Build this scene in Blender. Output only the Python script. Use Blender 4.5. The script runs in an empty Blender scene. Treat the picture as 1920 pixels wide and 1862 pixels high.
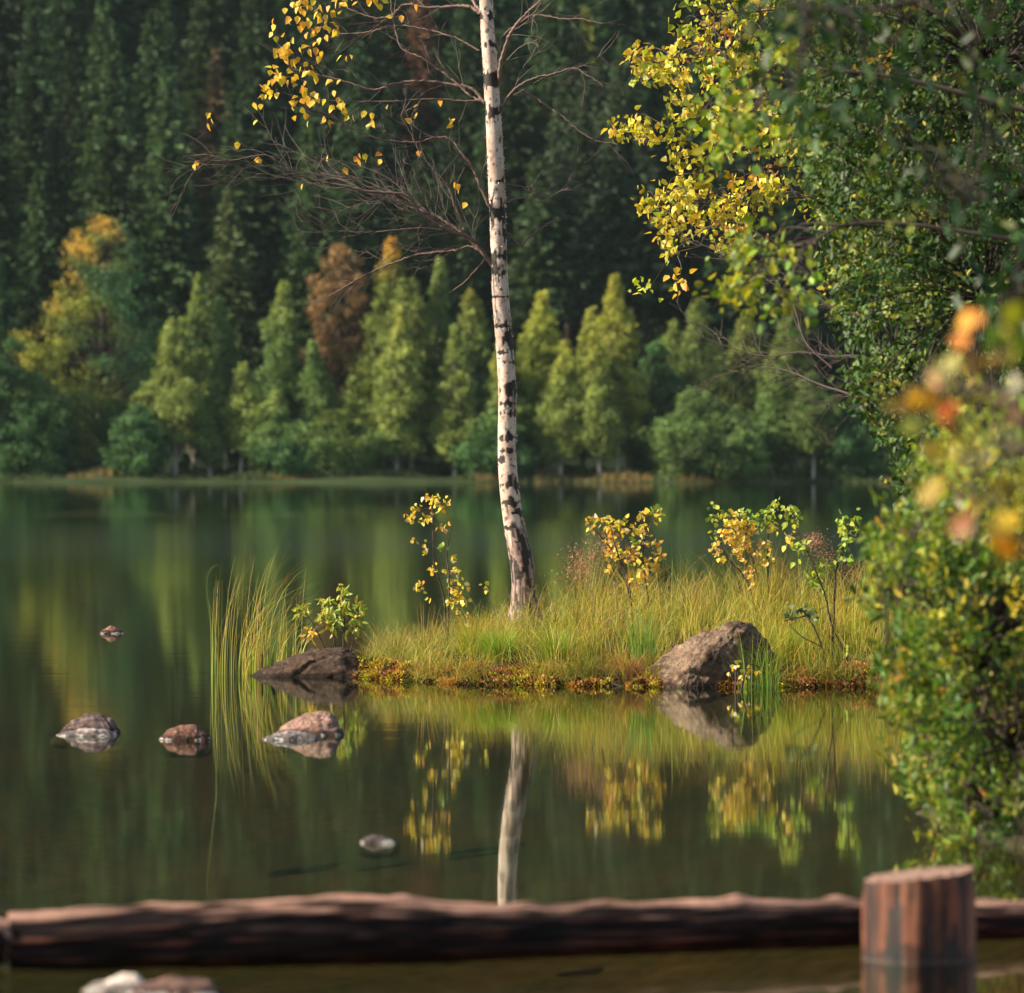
import bpy, bmesh, math, random
import numpy as np
from mathutils import Vector, noise
PI = math.pi
S = bpy.context.scene
COL = S.collection
CAMZ, HZ, F = 1.23, 860.0, 9100.0

def P(px, py, Y):
    return np.array([(px-960)/F*Y, Y, CAMZ-(py-HZ)/F*Y])
def wl(py):                       # distance of a point on the water seen at row py
    return CAMZ*F/(py-HZ)

# ------------------------------------------------------------------ helpers
class Buf:
    def __init__(s):
        s.v=[]; s.c=[]; s.f={}; s.n=0
    def add(s, v, f, c):
        v=np.asarray(v,dtype=np.float32).reshape(-1,3); f=np.asarray(f,dtype=np.int64)
        c=np.asarray(c,dtype=np.float32)
        if c.ndim==1: c=np.tile(c,(len(v),1))
        s.v.append(v); s.c.append(c[:,:3]); s.f.setdefault(f.shape[1],[]).append(f+s.n); s.n+=len(v)
    def join(s,o):
        s.v+=o.v; s.c+=o.c
        for k,fl in o.f.items(): s.f.setdefault(k,[]).extend([q+s.n for q in fl])
        s.n+=o.n
    def build(s, name, mat, parent=None, origin=(0,0,0), smooth=False):
        me=bpy.data.meshes.new(name)
        v=np.concatenate(s.v)-np.array(origin,dtype=np.float32); c=np.concatenate(s.c)
        me.vertices.add(len(v)); me.vertices.foreach_set('co', v.astype(np.float32).ravel())
        loops=[]; starts=[]; p=0
        for k,fl in s.f.items():
            ff=np.concatenate(fl); loops.append(ff.ravel())
            starts.append(p+np.arange(len(ff))*k); p+=ff.size
        loops=np.concatenate(loops); starts=np.concatenate(starts)
        me.loops.add(len(loops)); me.loops.foreach_set('vertex_index', loops.astype(np.int32))
        me.polygons.add(len(starts)); me.polygons.foreach_set('loop_start', starts.astype(np.int32))
        me.update(calc_edges=True)
        if smooth: me.polygons.foreach_set('use_smooth', np.ones(len(starts),dtype=bool))
        a=me.color_attributes.new('Col','FLOAT_COLOR','POINT')
        a.data.foreach_set('color', np.concatenate([c,np.ones((len(c),1),dtype=np.float32)],1).ravel())
        me.materials.append(mat)
        o=bpy.data.objects.new(name,me); COL.objects.link(o)
        if parent is not None: o.parent=parent
        return o

def tag(o,label=None,cat=None,group=None,kind=None):
    if label: o['label']=label
    if cat: o['category']=cat
    if group: o['group']=group
    if kind: o['kind']=kind
    return o
def empty(name,loc,label,cat,group=None,rz=0):
    o=bpy.data.objects.new(name,None); COL.objects.link(o); o.location=loc; o.rotation_euler=(0,0,rz)
    o.empty_display_size=.1
    return tag(o,label,cat,group)

def spline(pts,n):
    pts=np.asarray(pts,dtype=float); m=len(pts)
    if m<3:
        t=np.linspace(0,1,n)[:,None]; return pts[0]*(1-t)+pts[-1]*t
    q=np.vstack([2*pts[0]-pts[1],pts,2*pts[-1]-pts[-2]])
    u=np.linspace(0,m-1-1e-6,n); i=u.astype(int); t=(u-i)[:,None]
    a,b,c,d=q[i],q[i+1],q[i+2],q[i+3]
    return .5*((2*b)+(-a+c)*t+(2*a-5*b+4*c-d)*t*t+(-a+3*b-3*c+d)*t**3)
def unit(v):
    v=np.asarray(v,dtype=float); return v/(np.linalg.norm(v,axis=-1,keepdims=True)+1e-9)
def frames(path):
    t=unit(np.gradient(path,axis=0)); ref=np.array([.31,.94,.13])
    a=unit(np.cross(t,ref)); b=np.cross(t,a); return a,b
def tube(buf,path,rad,sides,col,cap=True):
    path=np.asarray(path,dtype=float); n=len(path); rad=np.broadcast_to(rad,(n,))
    a,b=frames(path); th=np.arange(sides)*2*PI/sides
    v=path[:,None,:]+rad[:,None,None]*(np.cos(th)[None,:,None]*a[:,None,:]+np.sin(th)[None,:,None]*b[:,None,:])
    i=np.arange(n-1)[:,None]*sides; j=np.arange(sides)[None,:]; k=(j+1)%sides
    f=np.stack([i+j,i+k,i+k+sides,i+j+sides],-1).reshape(-1,4)
    c=np.asarray(col,dtype=float)
    if c.ndim==2: c=np.repeat(c,sides,0)
    buf.add(v.reshape(-1,3),f,c)

LEAF={  # (along, across, lift)
 'birch':np.array([[0,0,0],[.25,.40,.07],[.6,.30,.05],[1,0,-.05],[.6,-.30,.05],[.25,-.40,.07]]),
 'alder':np.array([[0,0,0],[.3,.36,.09],[.78,.36,.06],[1,0,-.03],[.78,-.36,.06],[.3,-.36,.09]]),
 'willow':np.array([[0,0,0],[.3,.18,.03],[.65,.16,.03],[1,0,-.08],[.65,-.16,.03],[.3,-.18,.03]]),
 'oval':np.array([[0,0,0],[.28,.24,.05],[.7,.23,.05],[1,0,-.05],[.7,-.23,.05],[.28,-.24,.05]]),
}
LF=np.array([[0,3,2,1],[0,5,4,3]])
def leaves(buf,rng,pos,tip,size,cols,shape='birch',up=None):
    pos=np.asarray(pos,dtype=float); N=len(pos)
    if N==0: return
    tip=unit(tip); r=rng.normal(size=(N,3))
    if up is not None: r=r*up[0]+np.array(up[1])
    nr=unit(np.cross(tip,np.cross(r,tip))); sd=np.cross(tip,nr)
    T=LEAF[shape]; size=np.broadcast_to(size,(N,))[:,None,None]
    cur=rng.uniform(-.25,.1,(N,1,1))
    w=T[None,:,2:3]+cur*T[None,:,0:1]**2
    v=pos[:,None,:]+size*(T[None,:,0:1]*tip[:,None,:]+T[None,:,1:2]*sd[:,None,:]+w*nr[:,None,:])
    f=(LF[None]+6*np.arange(N)[:,None,None]).reshape(-1,4)
    buf.add(v.reshape(-1,3),f,np.repeat(np.asarray(cols),6,0))
def pick(rng,pal,n,jit=.18):
    """pal: list of (weight, rgb)"""
    w=np.array([p[0] for p in pal],dtype=float); c=np.array([p[1] for p in pal])
    k=rng.choice(len(pal),n,p=w/w.sum())
    return np.clip(c[k]*(1+jit*rng.normal(size=(n,1)))*(1+.06*rng.normal(size=(n,3))),.004,.9)
def blades(buf,rng,base,h,lean,width,c0,c1,seg=5,curl=1.0,power=2.0):
    base=np.asarray(base,dtype=float); N=len(base)
    h=np.broadcast_to(h,(N,)); lean=np.asarray(lean)
    t=np.linspace(0,1,seg)
    hz=np.hypot(lean[:,0],lean[:,1])
    z=h[:,None]*(t[None]-.35*curl*hz[:,None]/(h[:,None]+1e-6)*t[None]**3)
    xy=lean[:,None,:2]*(t[None,:,None]**power)
    ctr=np.concatenate([base[:,None,:2]+xy,(base[:,2:3]+z)[:,:,None]],2)
    ang=rng.uniform(0,2*PI,N); sd=np.stack([np.cos(ang),np.sin(ang)*.6,0*ang],1)
    wd=np.broadcast_to(width,(N,))[:,None,None]*(1-t[None,:,None]*.85)*.5
    v=np.stack([ctr-sd[:,None]*wd,ctr+sd[:,None]*wd],2)    # N,seg,2,3
    i=np.arange(seg-1)*2
    q=np.stack([i,i+1,i+3,i+2],1)
    f=(q[None]+2*seg*np.arange(N)[:,None,None]).reshape(-1,4)
    c=c0[:,None,:]*(1-t[None,:,None])+c1[:,None,:]*t[None,:,None]
    buf.add(v.reshape(-1,3),f,np.repeat(c.reshape(-1,3),2,0))

# ------------------------------------------------------------------ materials
def newmat(name):
    m=bpy.data.materials.new(name); m.use_nodes=True; nt=m.node_tree; nt.nodes.clear()
    return m,nt,nt.nodes.new('ShaderNodeOutputMaterial')
def nd(nt,t,**k):
    n=nt.nodes.new(t)
    for a,b in k.items():
        if a.startswith('i_'):
            key=a[2:]; key=int(key) if key.isdigit() else key.replace('_',' ')
            n.inputs[key].default_value=b
        else: setattr(n,a,b)
    return n
def ramp(nt,fac,stops):
    r=nt.nodes.new('ShaderNodeValToRGB'); e=r.color_ramp.elements
    while len(e)<len(stops): e.new(.5)
    for i,(p,c) in enumerate(stops):
        e[i].position=p; e[i].color=(*c,1) if len(c)==3 else c
    nt.links.new(fac,r.inputs[0]); return r.outputs[0]
def mixc(nt,fac,a,b,mode='MIX'):
    m=nt.nodes.new('ShaderNodeMix'); m.data_type='RGBA'; m.blend_type=mode
    for s,x in ((0,fac),(6,a),(7,b)):
        if isinstance(x,(int,float)): m.inputs[s].default_value=x
        elif isinstance(x,tuple): m.inputs[s].default_value=(*x,1) if len(x)==3 else x
        else: nt.links.new(x,m.inputs[s])
    return m.outputs[2]
def leafmat(name,trans=.4,rough=.45,spec=.4,objcol=False,tint=(1.25,1.15,.55)):
    m,nt,out=newmat(name); L=nt.links
    a=nd(nt,'ShaderNodeAttribute',attribute_name='Col'); c=a.outputs['Color']
    if objcol:
        oi=nd(nt,'ShaderNodeObjectInfo'); c=mixc(nt,1.0,c,oi.outputs['Color'],'MULTIPLY')
    p=nd(nt,'ShaderNodeBsdfPrincipled'); p.inputs['Roughness'].default_value=rough
    p.inputs['Specular IOR Level'].default_value=spec; L.new(c,p.inputs['Base Color'])
    t=nd(nt,'ShaderNodeBsdfTranslucent'); L.new(mixc(nt,1.0,c,tint,'MULTIPLY'),t.inputs['Color'])
    mx=nd(nt,'ShaderNodeMixShader'); mx.inputs[0].default_value=trans
    L.new(p.outputs[0],mx.inputs[1]); L.new(t.outputs[0],mx.inputs[2]); L.new(mx.outputs[0],out.inputs[0]); return m
def colmat(name,rough=.8,spec=.3,nscale=60,namp=.35,bump=.0,bscale=80,stretch=(1,1,1)):
    m,nt,out=newmat(name); L=nt.links
    a=nd(nt,'ShaderNodeAttribute',attribute_name='Col')
    tc=nd(nt,'ShaderNodeTexCoord'); mp=nd(nt,'ShaderNodeMapping'); mp.inputs['Scale'].default_value=stretch
    L.new(tc.outputs['Object'],mp.inputs[0])
    n=nd(nt,'ShaderNodeTexNoise',i_Scale=nscale,i_Detail=5.0,i_Roughness=.65); L.new(mp.outputs[0],n.inputs['Vector'])
    r=ramp(nt,n.outputs['Fac'],[(.3,(1-namp,)*3),(.7,(1+namp,)*3)])
    c=mixc(nt,1.0,a.outputs['Color'],r,'MULTIPLY')
    p=nd(nt,'ShaderNodeBsdfPrincipled'); p.inputs['Roughness'].default_value=rough
    p.inputs['Specular IOR Level'].default_value=spec; L.new(c,p.inputs['Base Color'])
    if bump:
        n2=nd(nt,'ShaderNodeTexNoise',i_Scale=bscale,i_Detail=6.0,i_Roughness=.7); L.new(mp.outputs[0],n2.inputs['Vector'])
        b=nd(nt,'ShaderNodeBump'); b.inputs['Strength'].default_value=1; b.inputs['Distance'].default_value=bump
        L.new(n2.outputs['Fac'],b.inputs['Height']); L.new(b.outputs[0],p.inputs['Normal'])
    L.new(p.outputs[0],out.inputs[0]); return m
M_leaf=leafmat('leaf'); M_bgleaf=leafmat('far leaf',.3,.6,.2,True); M_grass=leafmat('grass',.32,.5,.3,tint=(1.2,1.1,.5))
M_alder=leafmat('glossy leaf',.35,.5,.35)
M_twig=colmat('twig bark',.7,.3,200,.3); M_bark=colmat('birch bark',.65,.35,90,.10,.0008,160,(1,1,3))
M_bgbark=colmat('far bark',.85,.2,8,.3); M_rock=colmat('rock',.85,.2,60,.5,.007,85)
M_wood=colmat('weathered wood',.85,.12,26,.45,.005,40,(.25,1,1)); M_post=colmat('post wood',.6,.4,26,.4,.004,45,(1,1,.18))
M_cut=colmat('cut wood',.55,.4,40,.3,.002,80)
M_moss=leafmat('moss',.25,.8,.15); M_soil=colmat('soil',.9,.2,14,.5,.02,30); M_hill=colmat('hill soil',.95,.1,.6,.4)

def water_mat():
    m,nt,out=newmat('lake water'); L=nt.links
    g=nd(nt,'ShaderNodeNewGeometry')
    def nz(scale,st,det=2.0):
        mp=nd(nt,'ShaderNodeMapping'); mp.inputs['Scale'].default_value=st; L.new(g.outputs['Position'],mp.inputs[0])
        n=nd(nt,'ShaderNodeTexNoise',i_Scale=scale,i_Detail=det,i_Roughness=.5); L.new(mp.outputs[0],n.inputs['Vector']); return n.outputs['Fac']
    sp=nd(nt,'ShaderNodeSeparateXYZ'); L.new(g.outputs['Position'],sp.inputs[0])
    def rng_(a,b,c,d):
        mr=nd(nt,'ShaderNodeMapRange'); mr.interpolation_type='SMOOTHSTEP'
        for i,x in enumerate((a,b,c,d)): mr.inputs[i+1].default_value=x
        return mr
    # breeze-ruffled band out on the lake, and patches
    r1=rng_(46,66,0,1); r2=rng_(70,110,1,0); L.new(sp.outputs['Y'],r1.inputs[0]); L.new(sp.outputs['Y'],r2.inputs[0])
    mul=nd(nt,'ShaderNodeMath',operation='MULTIPLY'); L.new(r1.outputs[0],mul.inputs[0]); L.new(r2.outputs[0],mul.inputs[1])
    big=nz(.035,(1,.6,1),1.0); bm=nd(nt,'ShaderNodeMath',operation='MULTIPLY'); L.new(mul.outputs[0],bm.inputs[0]); L.new(big,bm.inputs[1])
    # left-hand patch of fine ripples at 24-45 m
    r3=rng_(20,26,0,1); r4=rng_(-1.0,-.2,1,0); L.new(sp.outputs['Y'],r3.inputs[0]); L.new(sp.outputs['X'],r4.inputs[0])
    m3=nd(nt,'ShaderNodeMath',operation='MULTIPLY'); L.new(r3.outputs[0],m3.inputs[0]); L.new(r4.outputs[0],m3.inputs[1])
    amp=nd(nt,'ShaderNodeMath',operation='MULTIPLY_ADD'); L.new(m3.outputs[0],amp.inputs[0]); amp.inputs[1].default_value=.9; amp.inputs[2].default_value=.35
    b1=nd(nt,'ShaderNodeBump'); b1.inputs['Distance'].default_value=.00035; L.new(amp.outputs[0],b1.inputs['Strength']); L.new(nz(1.0,(1.6,9,1)),b1.inputs['Height'])
    b2=nd(nt,'ShaderNodeBump'); b2.inputs['Strength'].default_value=.6; b2.inputs['Distance'].default_value=.0012; L.new(nz(.5,(.7,2.2,1)),b2.inputs['Height']); L.new(b1.outputs[0],b2.inputs['Normal'])
    ro=nd(nt,'ShaderNodeMath',operation='MULTIPLY_ADD'); L.new(bm.outputs[0],ro.inputs[0]); ro.inputs[1].default_value=.09; ro.inputs[2].default_value=.035
    gl=nd(nt,'ShaderNodeBsdfGlossy'); gl.inputs['Color'].default_value=(.88,.97,.93,1); L.new(ro.outputs[0],gl.inputs['Roughness']); L.new(b2.outputs[0],gl.inputs['Normal'])
    tr=nd(nt,'ShaderNodeBsdfTransparent'); tr.inputs[0].default_value=(.66,.62,.42,1)
    dt=nd(nt,'ShaderNodeVectorMath',operation='DOT_PRODUCT'); L.new(g.outputs['Incoming'],dt.inputs[0]); L.new(g.outputs['Normal'],dt.inputs[1])
    ab=nd(nt,'ShaderNodeMath',operation='ABSOLUTE'); L.new(dt.outputs['Value'],ab.inputs[0])
    om=nd(nt,'ShaderNodeMath',operation='SUBTRACT'); om.inputs[0].default_value=1; L.new(ab.outputs[0],om.inputs[1])
    pw=nd(nt,'ShaderNodeMath',operation='POWER'); L.new(om.outputs[0],pw.inputs[0]); pw.inputs[1].default_value=5
    fr=nd(nt,'ShaderNodeMath',operation='MULTIPLY_ADD'); L.new(pw.outputs[0],fr.inputs[0]); fr.inputs[1].default_value=.98; fr.inputs[2].default_value=.02
    mx=nd(nt,'ShaderNodeMixShader'); L.new(fr.outputs[0],mx.inputs[0]); L.new(tr.outputs[0],mx.inputs[1]); L.new(gl.outputs[0],mx.inputs[2])
    L.new(mx.outputs[0],out.inputs[0]); return m
M_water=water_mat()

# ------------------------------------------------------------------ camera, light
cam=bpy.data.cameras.new('camera'); co=bpy.data.objects.new('camera',cam); COL.objects.link(co); S.camera=co
cam.lens=F/1920*36; cam.sensor_width=36; cam.sensor_fit='HORIZONTAL'; co.location=(0,0,CAMZ); co.rotation_euler=(PI/2,0,0)
cam.shift_y=-(931-HZ)/1920; cam.clip_end=3000; cam.clip_start=.1
cam.dof.use_dof=True; cam.dof.focus_distance=28.4; cam.dof.aperture_fstop=4.9; cam.dof.aperture_blades=0
SUN=unit(np.array([-.83,-.15,.52]))
sun=bpy.data.lights.new('sun','SUN'); sun.energy=5.0; sun.angle=math.radians(.5); sun.color=(1,.87,.68)
so=bpy.data.objects.new('sun',sun); COL.objects.link(so); so.rotation_euler=Vector(SUN).to_track_quat('Z','Y').to_euler(); so.location=(-20,-5,30)
W=bpy.data.worlds.new('World'); S.world=W; W.use_nodes=True; nt=W.node_tree; nt.nodes.clear()
sky=nt.nodes.new('ShaderNodeTexSky'); sky.sky_type='NISHITA'; sky.sun_disc=False
sky.sun_elevation=math.asin(SUN[2]); sky.sun_rotation=math.atan2(SUN[0],SUN[1]); sky.air_density=1.2; sky.dust_density=1.0
bg=nt.nodes.new('ShaderNodeBackground'); bg.inputs[1].default_value=.095; wo=nt.nodes.new('ShaderNodeOutputWorld')
nt.links.new(sky.outputs[0],bg.inputs[0]); nt.links.new(bg.outputs[0],wo.inputs[0])
S.view_settings.view_transform='Standard'; S.view_settings.look='None'; S.view_settings.exposure=.95; S.view_settings.gamma=1
S.cycles.use_denoising=True; S.cycles.max_bounces=8; S.cycles.transparent_max_bounces=12
S.cycles.diffuse_bounces=3; S.cycles.glossy_bounces=3; S.cycles.caustics_reflective=False; S.cycles.caustics_refractive=False
S.cycles.sample_clamp_indirect=4

hb=Buf(); hv=np.array([[x,y,z] for z in (-6.,98.) for y in (-26.,392.) for x in (-262.,262.)])
hb.add(hv,[[0,2,3,1],[4,5,7,6],[0,1,5,4],[2,6,7,3],[0,4,6,2],[1,3,7,5]],[1,1,1]); hm,hnt,hout=newmat('haze air')
pv=hnt.nodes.new('ShaderNodeVolumePrincipled'); pv.inputs['Color'].default_value=(.72,.92,.92,1); pv.inputs['Density'].default_value=.00006; pv.inputs['Anisotropy'].default_value=.0
hnt.links.new(pv.outputs[0],hout.inputs['Volume']); tag(hb.build('haze',hm),kind='stuff')
# ------------------------------------------------------------------ ground
def sst(x): x=np.clip(x,0,1); return x*x*(3-2*x)
def wob(x,y,s=1.0):
    return (np.sin(x*3.1*s+y*1.7*s)+np.sin(x*5.3*s-y*4.1*s+1.3)*.6+np.sin(x*11.7*s+y*9.3*s+.4)*.35+np.sin(y*17.1*s-x*14.3*s)*.2)/2.15
def gdist(x,y):
    yf=np.interp(x,[-.95,-.8,-.5,-.2,.3,.8,1.3,2.2],[27.7,27.15,26.75,26.5,26.3,26.25,26.2,26.2])+.13*wob(x,0*y,2.6)
    yb=np.interp(x,[-.95,-.6,0,1,2.2],[28.0,29.0,29.9,30.5,30.6])+.1*wob(x,y*0+3,1.5)
    d1=np.minimum(np.minimum(x+.98,(y-yf)*.9),(yb-y)*.9)
    xb=np.interp(y,[0,5,12,13.2,14.6,16,18,21,24,26.2,30,34,60],[4.5,3.4,2.7,2.3,1.7,1.42,1.5,1.85,2.05,2.0,1.9,3.2,12])+.06*wob(x*0+5,y,1.1)
    return np.maximum(d1,x-xb)
def gh(x,y):
    x=np.asarray(x,dtype=float); y=np.asarray(y,dtype=float); d=gdist(x,y)
    up=.065*sst(d/.14)+.20*sst(d/1.9)+.03*wob(x,y,2.5)*sst(d/.3)+.3*sst((d-2)/4)
    dn=-np.minimum(.03-d*.32,.42+.12*np.clip(-d-1.2,0,7))
    return np.where(d>0,up,dn)
def near_ground():
    xs=np.concatenate([np.arange(-40,-4,2.0),np.arange(-4,4,.045),np.arange(4,40,2.0)]); ys=np.concatenate([np.arange(1,14,.2),np.arange(14,34,.055),np.arange(34,64,.8)])
    X,Y=np.meshgrid(xs,ys); Z=gh(X,Y)
    edge=sst((np.abs(X)-6)/30)+sst((Y-40)/20); Z=np.where(Z<0,Z-edge*.5,Z)
    d=gdist(X,Y); k=sst((d+.02)/.12)[...,None]; n=np.clip(.88+.10*wob(X,Y,1.1)-.95*sst((X+.3)/.8)*sst((14-Y)/2),0,1)[...,None]
    c=(np.array([.36,.13,.065])*(1-n)+np.array([.040,.066,.034])*n)*(1-k)+k*np.array([.026,.020,.010])
    b=Buf(); nx=len(xs); i=np.arange(len(ys)-1)[:,None]*nx; j=np.arange(nx-1)[None]
    f=np.stack([i+j,i+j+1,i+j+1+nx,i+j+nx],-1).reshape(-1,4)
    b.add(np.stack([X,Y,Z],-1).reshape(-1,3),f,c.reshape(-1,3)); return b.build('lake_bed',M_soil,smooth=True)
tag(near_ground(),kind='structure')
b=Buf(); b.add([[-260,-20,-1.9],[260,-20,-1.9],[260,258,-1.9],[-260,258,-1.9]],[[0,1,2,3]],[.07,.075,.035]); tag(b.build('deep_lake_bed',M_soil),kind='structure')
b=Buf(); b.add([[-250,-15,0],[250,-15,0],[250,256,0],[-250,256,0]],[[0,1,2,3]],[.1,.1,.1]); tag(b.build('water',M_water),kind='structure')

def hillz(x,y):
    sh=248.5+1.2*np.sin(x*.13)+.8*np.sin(x*.41+1)
    d=y-sh
    return np.where(d<0,d*.4,.06+.14*sst(d/2.5)+.03*d)+np.clip(y-262,0,None)*.40+.25*np.sin(x*.5+y*.3)*sst(d/6)
def hill():
    xs=np.arange(-120,121,1.5); ys=np.concatenate([np.arange(244,262,.5),np.arange(262,380,4.0)])
    X,Y=np.meshgrid(xs,ys); Z=hillz(X,Y); b=Buf(); nx=len(xs)
    i=np.arange(len(ys)-1)[:,None]*nx; j=np.arange(nx-1)[None]
    f=np.stack([i+j,i+j+1,i+j+1+nx,i+j+nx],-1).reshape(-1,4)
    k=sst((Y-250)/8)[...,None]; c=np.array([.035,.05,.018])*(1-k)+np.array([.010,.018,.008])*k
    b.add(np.stack([X,Y,Z],-1).reshape(-1,3),f,c.reshape(-1,3)); return b.build('hillside',M_hill,smooth=True)
tag(hill(),kind='structure')
rng=np.random.default_rng(5)
n=16000; b=Buf(); x=rng.uniform(-34,34,n); y=249.0+rng.uniform(0,1,n)**1.5*6; 
tan=((np.abs(x-4.2)<3.0)|(np.sin(x*.6+2)>.75))&(rng.random(n)<.8)
c1=np.where(tan[:,None],pick(rng,[(2,(.34,.22,.08)),(1,(.26,.20,.07))],n),pick(rng,[(3,(.07,.11,.03)),(1,(.13,.14,.045))],n))
blades(b,rng,np.stack([x,y,hillz(x,y)-.03],1),rng.uniform(.10,.42,n)*(1+.5*np.sin(x*1.3)*np.sin(x*.37)),rng.normal(0,.12,(n,2)),.08,c1*.7,c1,3)
tag(b.build('shore_grass',M_grass),'low green and straw coloured grass fringing the far shore','grass',kind='stuff')

# ------------------------------------------------------------------ far trees
def far_quads(buf,rng,ctr,size,cols,flat=.5):
    N=len(ctr); a=unit(rng.normal(size=(N,3))); r=unit(rng.normal(size=(N,3))); bb=unit(np.cross(a,r))
    s=np.broadcast_to(size,(N,))[:,None,None]
    T=np.array([[-.5,0],[0,-.42],[.5,0],[0,.42]])
    v=ctr[:,None,:]+s*(T[None,:,0:1]*a[:,None]+T[None,:,1:2]*bb[:,None])
    buf.add(v.reshape(-1,3),(np.arange(4)[None]+4*np.arange(N)[:,None]),np.repeat(cols,4,0))
PW=.92
def decid(seed,H,Wd,colf,base=.12,nl=300,nq=8500,narrow=1.0,stems=1,trunkcol=(.42,.38,.32)):
    """crown, trunk buffers in local coordinates"""
    rng=np.random.default_rng(seed); cb=Buf(); tb=Buf()
    R=Wd/2; heads=[]
    for s in range(stems):
        ox=rng.uniform(-.3,.3)*(stems>1); lean=rng.uniform(-.06,.06)*H
        path=spline([[ox,0,-.3],[ox+lean*.3+rng.normal()*.1,rng.normal()*.1,H*.4],[ox+lean,0,H*.93]],12)
        tube(tb,path,np.linspace(.011*H,.002*H,12)+.02,7,trunkcol); heads.append(path)
    cl=[]
    for k in range(nl):
        u=((k+rng.random())/nl); z=H*(base+(1-base)*u**.9)
        prof=(min(1,.5+(u/.28)*.5))*(1-u**(1.2 if PW>.8 else 1.7))**PW if u<1 else 0
        r=R*narrow*prof*rng.uniform(.35,1.3)*(1+.2*math.sin(u*11+seed)); th=rng.uniform(0,2*PI)
        hp=heads[k%stems][int(min(11,max(0,(z/H-.08)*12)))]
        c=np.array([hp[0]+r*math.cos(th),r*math.sin(th),z]); cl.append((c,(.20+.15*R)*rng.uniform(.5,1.5)*(1-.6*u)))
        tube(tb,spline([hp,(hp+c)/2+[0,0,.1],c],4),np.linspace(.035,.01,4),3,np.array(trunkcol)*.4)
    w=np.array([c[1]**2 for c in cl]); w/=w.sum(); idx=rng.choice(nl,nq,p=w)
    C=np.array([c[0] for c in cl])[idx]; rr=np.array([c[1] for c in cl])[idx]
    d=rng.normal(size=(nq,3)); d=unit(d)*(rng.random((nq,1))**.7)*1.2
    pts=C+d*rr[:,None]*np.array([1.15,1.15,.8])
    pts[:,2]-=.12*np.abs(rng.normal(size=nq)); pts[:,2]=np.minimum(pts[:,2],H+.3*rng.random(nq))
    kc=(1+.24*np.random.default_rng(seed+1).normal(size=nl))[idx][:,None]
    cols=np.clip(colf(pts[:,0]/R,pts[:,2]/H,rng)*kc*(1+.15*rng.normal(size=(nq,1))),.004,.8)
    far_quads(cb,rng,pts,rng.uniform(.08,.20,nq),cols)
    return cb,tb
def spruce(seed,H,R,bare=.03,dens=1.0):
    rng=np.random.default_rng(seed); cb=Buf(); tb=Buf()
    tube(tb,[[0,0,-.5],[0,0,H*.5],[0,0,H*.98]],[.014*H,.009*H,.01],7,(.05,.036,.026))
    z=bare*H; pts=[];ax=[];sz=[];cc=[]
    while z<H*.99:
        u=(z/H-bare)/(1-bare); r=R*(1-u)**.85*(min(1,(u+.05)/.12)**.5); nb=int(5+6*(1-u)); ph=rng.uniform(0,6)
        for k in range(nb):
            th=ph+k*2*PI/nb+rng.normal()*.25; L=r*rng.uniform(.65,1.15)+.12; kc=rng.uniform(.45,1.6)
            m=int(max(3,L/.19*dens)); t=(np.arange(m)+rng.random(m))/m
            for rep in range(5):
                side=rng.normal(size=m)*.13*L*(1-t)*1.4
                x=t*L; drop=-.30*t*L+.10*L*t**3+.02*rng.normal(size=m)
                pts.append(np.stack([x*math.cos(th)-side*math.sin(th),x*math.sin(th)+side*math.cos(th),z+drop],1))
                a=np.stack([np.cos(th)*np.ones(m),np.sin(th)*np.ones(m),-.35+0*t],1)+rng.normal(size=(m,3))*.45; a[:,2]-=rng.uniform(0,.45,m)
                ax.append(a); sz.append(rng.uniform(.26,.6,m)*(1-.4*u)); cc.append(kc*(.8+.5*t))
        z+=rng.uniform(.36,.60)*(.5+.55*(1-u))
    p=np.concatenate(pts);a=unit(np.concatenate(ax));s=np.concatenate(sz)[:,None,None];k=np.concatenate(cc)
    N=len(p); bb=unit(np.cross(a,rng.normal(size=(N,3)))); T=np.array([[0,-.16],[.0,.16],[.6,.2],[1,0],[.6,-.2]])
    v=p[:,None,:]+s*(T[None,:,0:1]*a[:,None]+T[None,:,1:2]*bb[:,None])
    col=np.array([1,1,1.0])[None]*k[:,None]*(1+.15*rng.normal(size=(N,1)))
    cb.add(v.reshape(-1,3),np.arange(5)[None]+5*np.arange(N)[:,None],np.repeat(np.clip(col,.1,3),5,0))
    return cb,tb
protos=[]
for i,(H,R,bare) in enumerate([(17,3.1,.03),(15,2.8,.02),(19,3.3,.06),(13.5,2.5,.02),(18,2.3,.45),(16,3.5,.04)]):
    cb,tb=spruce(100+i,H,R,bare); 
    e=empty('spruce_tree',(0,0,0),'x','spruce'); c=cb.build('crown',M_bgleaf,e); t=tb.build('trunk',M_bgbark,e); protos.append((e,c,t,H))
used=set()
def put_spruce(i,x,y,s,label,group,color,zz=None):
    e,c,t,H=protos[i]
    if i in used:
        e2=e.copy(); COL.objects.link(e2)
        for o in (c,t):
            q=o.copy(); COL.objects.link(q); q.parent=e2
            if o is c: cr=q
        e=e2
    else: used.add(i); cr=c
    e.location=(x,y,float(hillz(x,y))-.1); e.scale=(s,s,s); e.rotation_euler=(0,0,random.uniform(0,6.28)); tag(e,label,'spruce',group)
    cr.color=(*color,1); return e
random.seed(3)
G=(.036,.076,.034)
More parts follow.
